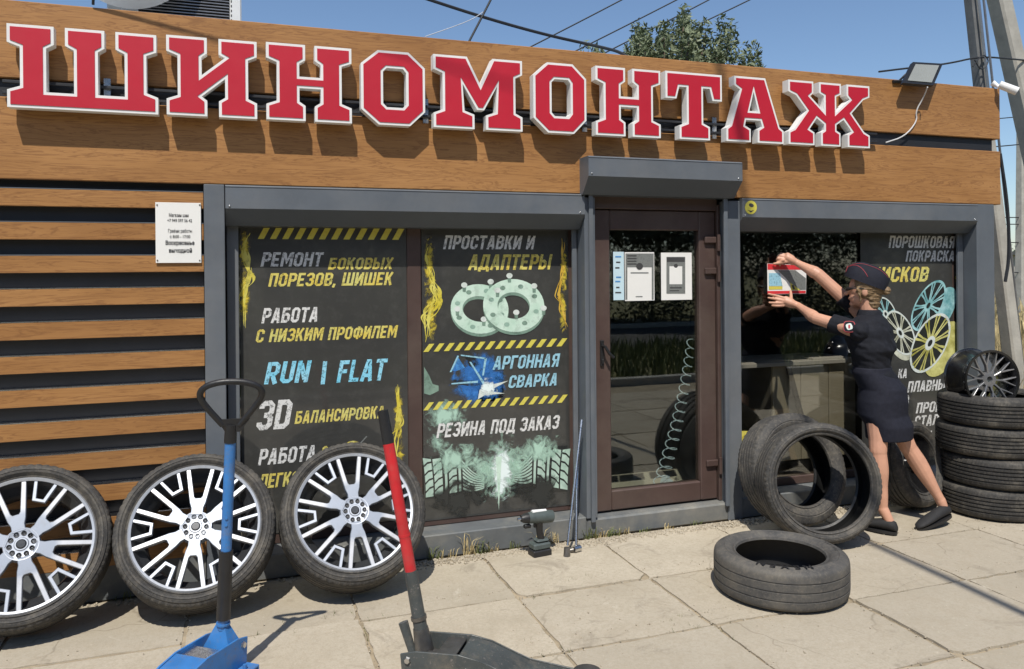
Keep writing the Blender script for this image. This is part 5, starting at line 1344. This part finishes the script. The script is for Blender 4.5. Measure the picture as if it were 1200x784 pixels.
while zz < 3.58:
    if me_s is None:
        bm = bmesh.new(); bm_box(bm, 0, gx1 - gx0 - .002, -.006, .010, 0, .007, .002); me_s = mesh_of(bm); me_s.materials.append(MT['greyspoke'])
    link('louvre', me_s, None, AC, Vector((gx0 + .001, ya + .004, zz)) - AC.location); zz += .0175
for x in (gx0 - .012, gx1 + .010):
    bm = bmesh.new()
    for k in range(24): bm_box(bm, x - .003, x + .003, ya - .001, ya + .004, 2.93 + k * .028, 2.944 + k * .028, 0)
    for v in bm.verts: v.co -= AC.location
    link('vent_slots', mesh_of(bm), 'dark', AC)['kind'] = 'stuff'
DSH = empty('satellite_dish', F(130, 4, .5), 'rim of a white dish on the roof beside the condenser unit', 'satellite dish')
dc = F(150, -62, .5) - DSH.location
bm = bmesh.new(); rr2 = []
for i in range(7):
    r = .34 * i / 6 + .001; rr2.append([bm.verts.new((dc.x + r * math.cos(2 * PI * k / 40), dc.y + .25 * r * r * 2 - .05, dc.z + r * math.sin(2 * PI * k / 40))) for k in range(40)])
for i in range(6):
    for k in range(40): bm.faces.new((rr2[i][k], rr2[i][(k + 1) % 40], rr2[i + 1][(k + 1) % 40], rr2[i + 1][k]))
ex = bmesh.ops.solidify(bm, geom=bm.faces[:], thickness=.008)
link('dish', mesh_of(bm, smooth=True, ang=40), 'white', DSH)
bm = bmesh.new(); tube_bm(bm, [dc + Vector((0, .02, -.1)), Vector((dc.x + .06, .12, 2.84 - DSH.location.z))], .015, 8); tube_bm(bm, [dc + Vector((0, .02, -.22)), Vector((dc.x - .1, .1, 2.84 - DSH.location.z))], .012, 8)
link('mast', mesh_of(bm), 'white', DSH)
# ------------------------------------------------------------------ poles, wires
def leaning_pole(name, p0, p1, wa, wb, m, label, cat='utility pole', wires=True):
    e = empty(name, p0, label, cat); d = (Vector(p1) - Vector(p0)).normalized(); sx = d.cross(Vector((0, 1, 0))).normalized(); sy = d.cross(sx)
    bm = bmesh.new(); A_ = []; K = 8
    for i in range(K + 1):
        t = i / K; wd = wa + (wb - wa) * t; c = Vector(p0).lerp(Vector(p1), t) - e.location
        ch = wd * .75
        A_.append([bm.verts.new(c + sx * a + sy * b) for a, b in ((-wd, -ch), (-ch, -wd), (ch, -wd), (wd, -ch), (wd, ch), (ch, wd), (-ch, wd), (-wd, ch))])
    for i in range(K):
        for k in range(8): bm.faces.new((A_[i][k], A_[i][(k + 1) % 8], A_[i + 1][(k + 1) % 8], A_[i + 1][k]))
    bm.faces.new(A_[0]); bm.faces.new(A_[-1])
    link('pole', mesh_of(bm), m, e)
    return e
a, b = F(1187, 420, 1.4), F(1164, 235, 1.4); d = (b - a).normalized()
PL1 = leaning_pole('utility_pole', a - d * 1.2, b + d * .9, .070, .062, 'concrete', 'pale concrete strut pole leaning beside the right end of the shop')
a, b = F(1149, 93, 1.75), F(1139, 0, 1.75); d = (b - a).normalized()
PL2 = leaning_pole('utility_pole', a - d * 3.6, b + d * 5, .060, .054, 'polesteel', 'dark upright utility pole rising behind the right end of the fascia')
for k_ in (-.3, .25):
    tube('conduit', [a - d * 3.4 + Vector((k_ * .12, -.11, 0)), b + d * 4.5 + Vector((k_ * .12, -.10, 0))], .013, 'greyspoke', PL2, 6)
a, b = F(1205, 150, 2.0), F(1171, 0, 2.0); d = (b - a).normalized()
PL3 = leaning_pole('utility_pole', a - d * 3.3, b + d * 3, .10, .085, 'concrete', 'tilted concrete pole cut by the top right corner')
WGp = 'wires crossing the sky'
def wire(pts, r, label, m='cable', grp=None, sag=0):
    o = tube('overhead_wire', smooth([Vector(p) for p in pts], 3), r, m, None, 6); tag(o, label, 'wire', grp); return o
def spiral(p, q, n, am):
    out = []
    for i in range(n + 1):
        t = i / n; c = p.lerp(q, t); out.append(c + Vector((am * math.cos(i * 1.3), 0, am * math.sin(i * 1.3))))
    return out
wire([F(480, -8, 1.0), F(565, 20, 1.0), F(640, 41, 1.0), F(700, 54, 1.0), F(735, 63, .6), F(755, 90, .5)], .011, 'thick twisted black cable sloping down over the roof edge')
wire([F(590, -30, .4), F(572, 6, .4), F(549, 50, .4)], .007, 'short black wire dropping onto the roof, crossing the thick cable')
wire([F(498, 43, .1), F(552, 24, .6), F(566, 14, .8)], .0025, 'thin white string from the roof edge up to the crossing cables', 'cablew')
for i, (p, q) in enumerate((((620, 55), (735, -4)), ((672, 60), (800, -4)), ((780, 25), (835, -3)), ((795, 38), (885, -3)))):
    wire([F(p[0] - 30 - 4 * (q[0] - p[0]), p[1] + 16 - 4 * (q[1] - p[1]), 9), F(p[0] - 30, p[1] + 16, 9), F((p[0] + q[0]) / 2, (p[1] + q[1]) / 2 + 1, 9), F(q[0] + 20, q[1] - 10, 9)], .013, ['leftmost of the four thin far wires rising over the roof', 'second thin far wire rising left of the tree', 'third thin far wire passing just above the tree', 'rightmost thin far wire rising behind the tree top'][i], 'cable', WGp)
wire([F(1030, 84, 1.5), F(1062, 80, 1.6), F(1110, 75, 1.62), F(1148, 66, 1.62), F(1185, 69, 1.8), F(1215, 72, 2), F(1800, 40, 3)], .009, 'black service wire running from the roof past the floodlight to the poles')
wire([F(1140, 78, 1.6), F(1152, 62, 1.6), F(1160, 72, 1.6), F(1150, 84, 1.6), F(1142, 70, 1.6)], .006, 'tangled loop of wire tied round the dark pole')
wire([F(1172, 180, 1.1), F(1181, 240, 1.1), F(1183, 300, 1.1), F(1178, 330, 1.1)], .016, 'black cable bundle hanging beside the leaning pale pole')
wire([F(1050, 150, 3), F(1190, 137, 3), F(1500, 110, 3)], .006, 'thin wire right of the fascia, upper', 'cable'); wire([F(1050, 182, 3), F(1190, 170, 3), F(1500, 140, 3)], .007, 'thin wire right of the fascia, level with its gap', 'cable')
far = []
for i, (y0, y1) in enumerate(((255, 253), (262, 262), (283, 284), (318, 319))):
    wire([F(900, y0, 12), F(1185, (y0 + y1) / 2 + 1, 12), F(1700, y1, 12)], .014, ['topmost of the far wires right of the pale pole', 'second far wire from the top right of the pale pole', 'third far wire from the top right of the pale pole', 'lowest far wire right of the pale pole'][i], 'cable', 'far wires at the right edge')
fp = F(1197, 400, 12); FPo = leaning_pole('utility_pole', Vector((fp.x, 12, 0)), Vector((fp.x + .1, 12, 6.2)), .13, .1, 'concrete', 'distant upright utility pole at the right edge')
# service cable from the roof corner up over the street (its thin shadow crosses the letters)
q = Vector((-.70, -.012, 2.93)); L3 = Vector((.44, 1, -1.74))
sp0, sp1 = Vector((-.66, 0, 2.915)), Vector((1.62, 0, 2.47))
def scp(t): return sp0.lerp(sp1, t) - L3 * (.012 + 3.4 * t)
wire([scp(k / 12) for k in range(13)], .007, 'service cable rising from the roof edge out of the frame at the left')
# mast by the street: out of the frame, its shadow lies across the pavement
MS = empty('steel_mast', (3.21, -4.6, 0), 'slim leaning steel mast beside the street behind the photographer', 'mast')
tube('pole', [(3.21, -4.6, 0), (3.21 - .37 * 6.7, -4.6, 1.74 * 6.7)], .028, 'greyspoke', MS, 12); box('base_plate', 3.08, 3.34, -4.73, -4.47, .0, .02, 'dsteel', MS)
# ------------------------------------------------------------------ vegetation
def leaf_cloud(bm, c, rad, n, size, rnd_, drop=0):
    for _ in range(n):
        while True:
            p = Vector((rnd_.uniform(-1, 1), rnd_.uniform(-1, 1), rnd_.uniform(-1, 1)))
            if p.length < 1: break
        p = Vector(c) + Vector((p.x * rad[0], p.y * rad[1], p.z * rad[2]))
        s = size * rnd_.uniform(.6, 1.3); a = Vector((rnd_.uniform(-1, 1), rnd_.uniform(-1, 1), rnd_.uniform(-.6, 1))).normalized(); b = a.orthogonal().normalized()
        b = (b * math.cos(rnd_.random() * 6) + a.cross(b) * math.sin(rnd_.random() * 6)).normalized()
        bm.faces.new([bm.verts.new(p - a * s), bm.verts.new(p + b * s * .32), bm.verts.new(p + a * s), bm.verts.new(p - b * s * .32)])
def tree_mesh(seed, H, R, m_leaf, plumes, nl, size, base=.35, pw=.16):
    r = random.Random(seed); bmt = bmesh.new(); bml = bmesh.new()
    tube_bm(bmt, [(0, 0, 0), (.05, 0, H * .25), (.0, .05, H * .5), (.02, 0, H * .8)], [R * .11, R * .085, R * .06, R * .02], 10)
    for k in range(plumes):
        a = r.uniform(0, 2 * PI); rr = R * math.sqrt(r.random()); top = H * (base + (1 - base) * r.uniform(.3, 1) * (1 - .35 * (rr / R) ** 2))
        tip = Vector((rr * math.cos(a), rr * math.sin(a), top)); z0 = H * r.uniform(.25, .45)
        mid = Vector((tip.x * .6, tip.y * .6, (z0 + top) / 2))
        tube_bm(bmt, [(0, 0, z0), mid, tip], [R * .035, R * .02, R * .006], 5)
        Ls = H * r.uniform(.14, .26)
        for j in range(5):
            t = j / 4; c = tip - Vector((tip.x * .1 * t, tip.y * .1 * t, Ls * t)); w_ = R * pw * (.35 + 1.1 * t)
            leaf_cloud(bml, c, (w_, w_, Ls * .22), int(nl / plumes / 5), size, r)
    return mesh_of(bmt, smooth=True), mesh_of(bml)
def tree(name, loc, label, mt_, ml_, leafm, sc=1, rot=0, grp=None, cat='tree'):
    e = empty(name, loc, label, cat, grp, (0, 0, rot)); e.scale = (sc,) * 3
    for nm, me, m in (('trunk', mt_, 'bark'), ('crown', ml_, leafm)):
        if len(me.materials) == 0: me.materials.append(MT[m])
        o = bpy.data.objects.new(nm, me); C.objects.link(o); o.parent = e
    return e
tm, lm = tree_mesh(4, 6.3, 1.9, 'leaf', 95, 48000, .058, .70, .2)
tp = F(782, 60, 9)
tree('poplar_tree', (tp.x, 9, 0), 'silver-green tree whose top shows above the fascia right of centre', tm, lm, 'leaf', 1.0, .4)
for v in (0,): pass
# trees across the street (seen in the panes)
tm2, lm2 = tree_mesh(11, 8.5, 3.2, 'leafd', 60, 30000, .12, .22, .26)
for i, (x, y, s) in enumerate(((-16, -20, 1), (-10, -19, 1.1), (-4.5, -21, 1.2), (1, -19, 1.05), (6, -21, 1.2), (11, -19, 1.1), (17, -20, 1.25), (24, -21, 1.2), (31, -20, 1.3), (40, -21, 1.3))):
    tree('street_tree', (x, y, 0), None, tm2, lm2, 'leafd', s, i * 1.3, 'trees across the road')['label'] = 'dark leafy tree across the road, mirrored dimly in the panes'
    C.objects[-1]
for o in C.objects:
    if o.name.startswith('street_tree'): o['category'] = 'tree'
# hedge across the road
def strip_blades(name, x0, x1, y0, y1, n, h, m, seed, wd=.006, label=None, cluster=None, z0=-.03):
    r = random.Random(seed); bm = bmesh.new()
    for _ in range(n):
        x, y = r.uniform(x0, x1), r.uniform(y0, y1); hh = h * r.uniform(.4, 1.15); a = r.uniform(0, 6.28); le = Vector((math.cos(a), math.sin(a), 0)) * hh * r.uniform(.05, .45); s = Vector((math.sin(a * 1.7), math.cos(a * 1.7), 0)) * wd
        b0 = Vector((x, y, z0)); m1 = b0 + le * .4 + U_ * hh * .6; t = b0 + le + U_ * hh
        v = [bm.verts.new(b0 - s), bm.verts.new(b0 + s), bm.verts.new(m1 + s * .7), bm.verts.new(m1 - s * .7), bm.verts.new(t)]
        bm.faces.new(v[:4]); bm.faces.new((v[3], v[2], v[4]))
    o = link(name, mesh_of(bm), m); o['kind'] = 'stuff'
    if label: o['label'] = label
    return o
strip_blades('dry_grass', 5.6, 12, .3, 7, 15000, .62, 'dry', 1, .009, 'tall dry grass beyond the right end of the shop')
strip_blades('dry_grass', 8, 30, 7, 20, 7000, .8, 'dry', 2, .03, 'dry grass field in the distance at the right')
strip_blades('roadside_grass', -12, 20, -10.7, -5.7, 16000, .32, 'weed', 3, .016, 'green grass strip across the pavement, seen in the panes')
r = random.Random(2); bm = bmesh.new()
for k in range(620): leaf_cloud(bm, (r.uniform(-24, 46), r.uniform(-19, -17.2), 5.2 * r.random() ** 1.3), (1.2, .6, .8), 150, .10, r)
tag(link('roadside_hedge', mesh_of(bm), 'leafd'), 'dark hedge along the far side of the road', None, None, 'stuff')
# far bushes and low sheds at right
bm = bmesh.new()
for k in range(26): leaf_cloud(bm, (r.uniform(22, 62), r.uniform(20, 34), r.uniform(.5, 2.6)), (2.2, 1.5, 1.2), 260, .16, r)
tag(link('far_bushes', mesh_of(bm), 'leafd'), 'dusty green bushes far behind the dry grass', None, None, 'stuff')
SH = empty('low_shed', (34, 22, 0), 'low pale shed far away behind the grass at the right edge', 'shed')
box('wall', 31, 37, 22, 25, -.03, 2.2, 'brick', SH); box('roof', 30.7, 37.3, 21.7, 25.3, 2.201, 2.35, 'dsteel', SH)
# weeds at the wall foot
r = random.Random(12)
def weed(x, y, n, h, m, seed, nm='weed_tuft'):
    rr3 = random.Random(seed); bm = bmesh.new()
    for _ in range(n):
        a = rr3.uniform(0, 6.28); hh = h * rr3.uniform(.4, 1.2); ln = hh * rr3.uniform(.2, .9); s = Vector((-math.sin(a), math.cos(a), 0)) * .0022
        b0 = Vector((rr3.uniform(-.04, .04), rr3.uniform(-.015, .015), 0)); d = Vector((math.cos(a), math.sin(a) * .6 - .25, 0)) * ln
        p1 = b0 + d * .45 + U_ * hh * .7; t = b0 + d + U_ * hh * .85
        v = [bm.verts.new(b0 - s), bm.verts.new(b0 + s), bm.verts.new(p1 + s), bm.verts.new(p1 - s), bm.verts.new(t)]
        bm.faces.new(v[:4]); bm.faces.new((v[3], v[2], v[4]))
    return link(nm, mesh_of(bm), m, None, (x, y, 0))
for i, (x, n, h, m) in enumerate(((1.02, 30, .10, 'weed'), (1.10, 16, .07, 'dry'), (1.22, 40, .16, 'dry'), (1.30, 40, .11, 'weed'), (1.38, 24, .08, 'dry'), (1.50, 20, .07, 'weed'), (1.68, 26, .13, 'dry'), (1.74, 24, .10, 'dry'), (1.98, 40, .10, 'weed'), (2.04, 34, .09, 'dry'), (2.12, 40, .08, 'weed'), (2.2, 30, .06, 'dry'), (2.34, 20, .05, 'weed'), (2.5, 20, .05, 'dry'), (2.7, 20, .05, 'weed'), (.35, 20, .07, 'dry'), (-.55, 20, .07, 'weed'))):
    o = weed(x, -.025, int(n * .7), h * .8, m, 40 + i); o['kind'] = 'stuff'; o['label'] = 'small weeds sprouting at the foot of the shopfront'
r = random.Random(77); bm = bmesh.new()
for _ in range(5200):
    x = r.uniform(.7, 5.0) if r.random() < .8 else r.uniform(-2, 6); y = -.03 - abs(r.gauss(0, .05)) if r.random() < .6 else r.uniform(-3.5, -.05)
    if y < -.15 and r.random() < .75:
        if r.random() < .5: x = r.choice(XJ[4:12]) + r.gauss(0, .009)
        else: y = r.choice((-.68, -1.27, -.56, -1.15, -1.86)) + r.gauss(0, .012)
    s = r.uniform(.0012, .004) * (1.5 if y > -.15 else .8); g = bmesh.ops.create_cube(bm, size=s * 2)
    M_ = Matrix.Translation((x, y, s * .5)) @ Euler((r.uniform(0, 3), r.uniform(0, 3), r.uniform(0, 3))).to_matrix().to_4x4()
    for v in g['verts']: v.co = M_ @ v.co
tag(link('grit', mesh_of(bm), 'slab'), 'sand grains and plaster crumbs scattered along the shopfront', None, None, 'stuff')
# grass in the pavement joints
r = random.Random(5); bm = bmesh.new()
for _ in range(420):
    if r.random() < .5: x = r.choice(XJ) + r.uniform(-.008, .008); y = r.uniform(-3, -.05)
    else: x = r.uniform(0, 5); y = r.choice((-.68, -1.27, -.55, -1.14)) + r.uniform(-.02, .02)
    if mnoise.noise(Vector((x * 2, y * 2, 3))) < .12: continue
    for _k in range(4):
        a = r.uniform(0, 6.28); hh = r.uniform(.006, .02); b0 = Vector((x + r.uniform(-.01, .01), y + r.uniform(-.02, .02), -.01)); s = Vector((.0015, .001, 0))
        bm.faces.new([bm.verts.new(b0 - s), bm.verts.new(b0 + s), bm.verts.new(b0 + Vector((math.cos(a) * hh, math.sin(a) * hh, hh + .01)))])
tag(link('joint_grass', mesh_of(bm), 'weed'), 'tiny weeds growing in the joints between paving slabs', None, None, 'stuff')
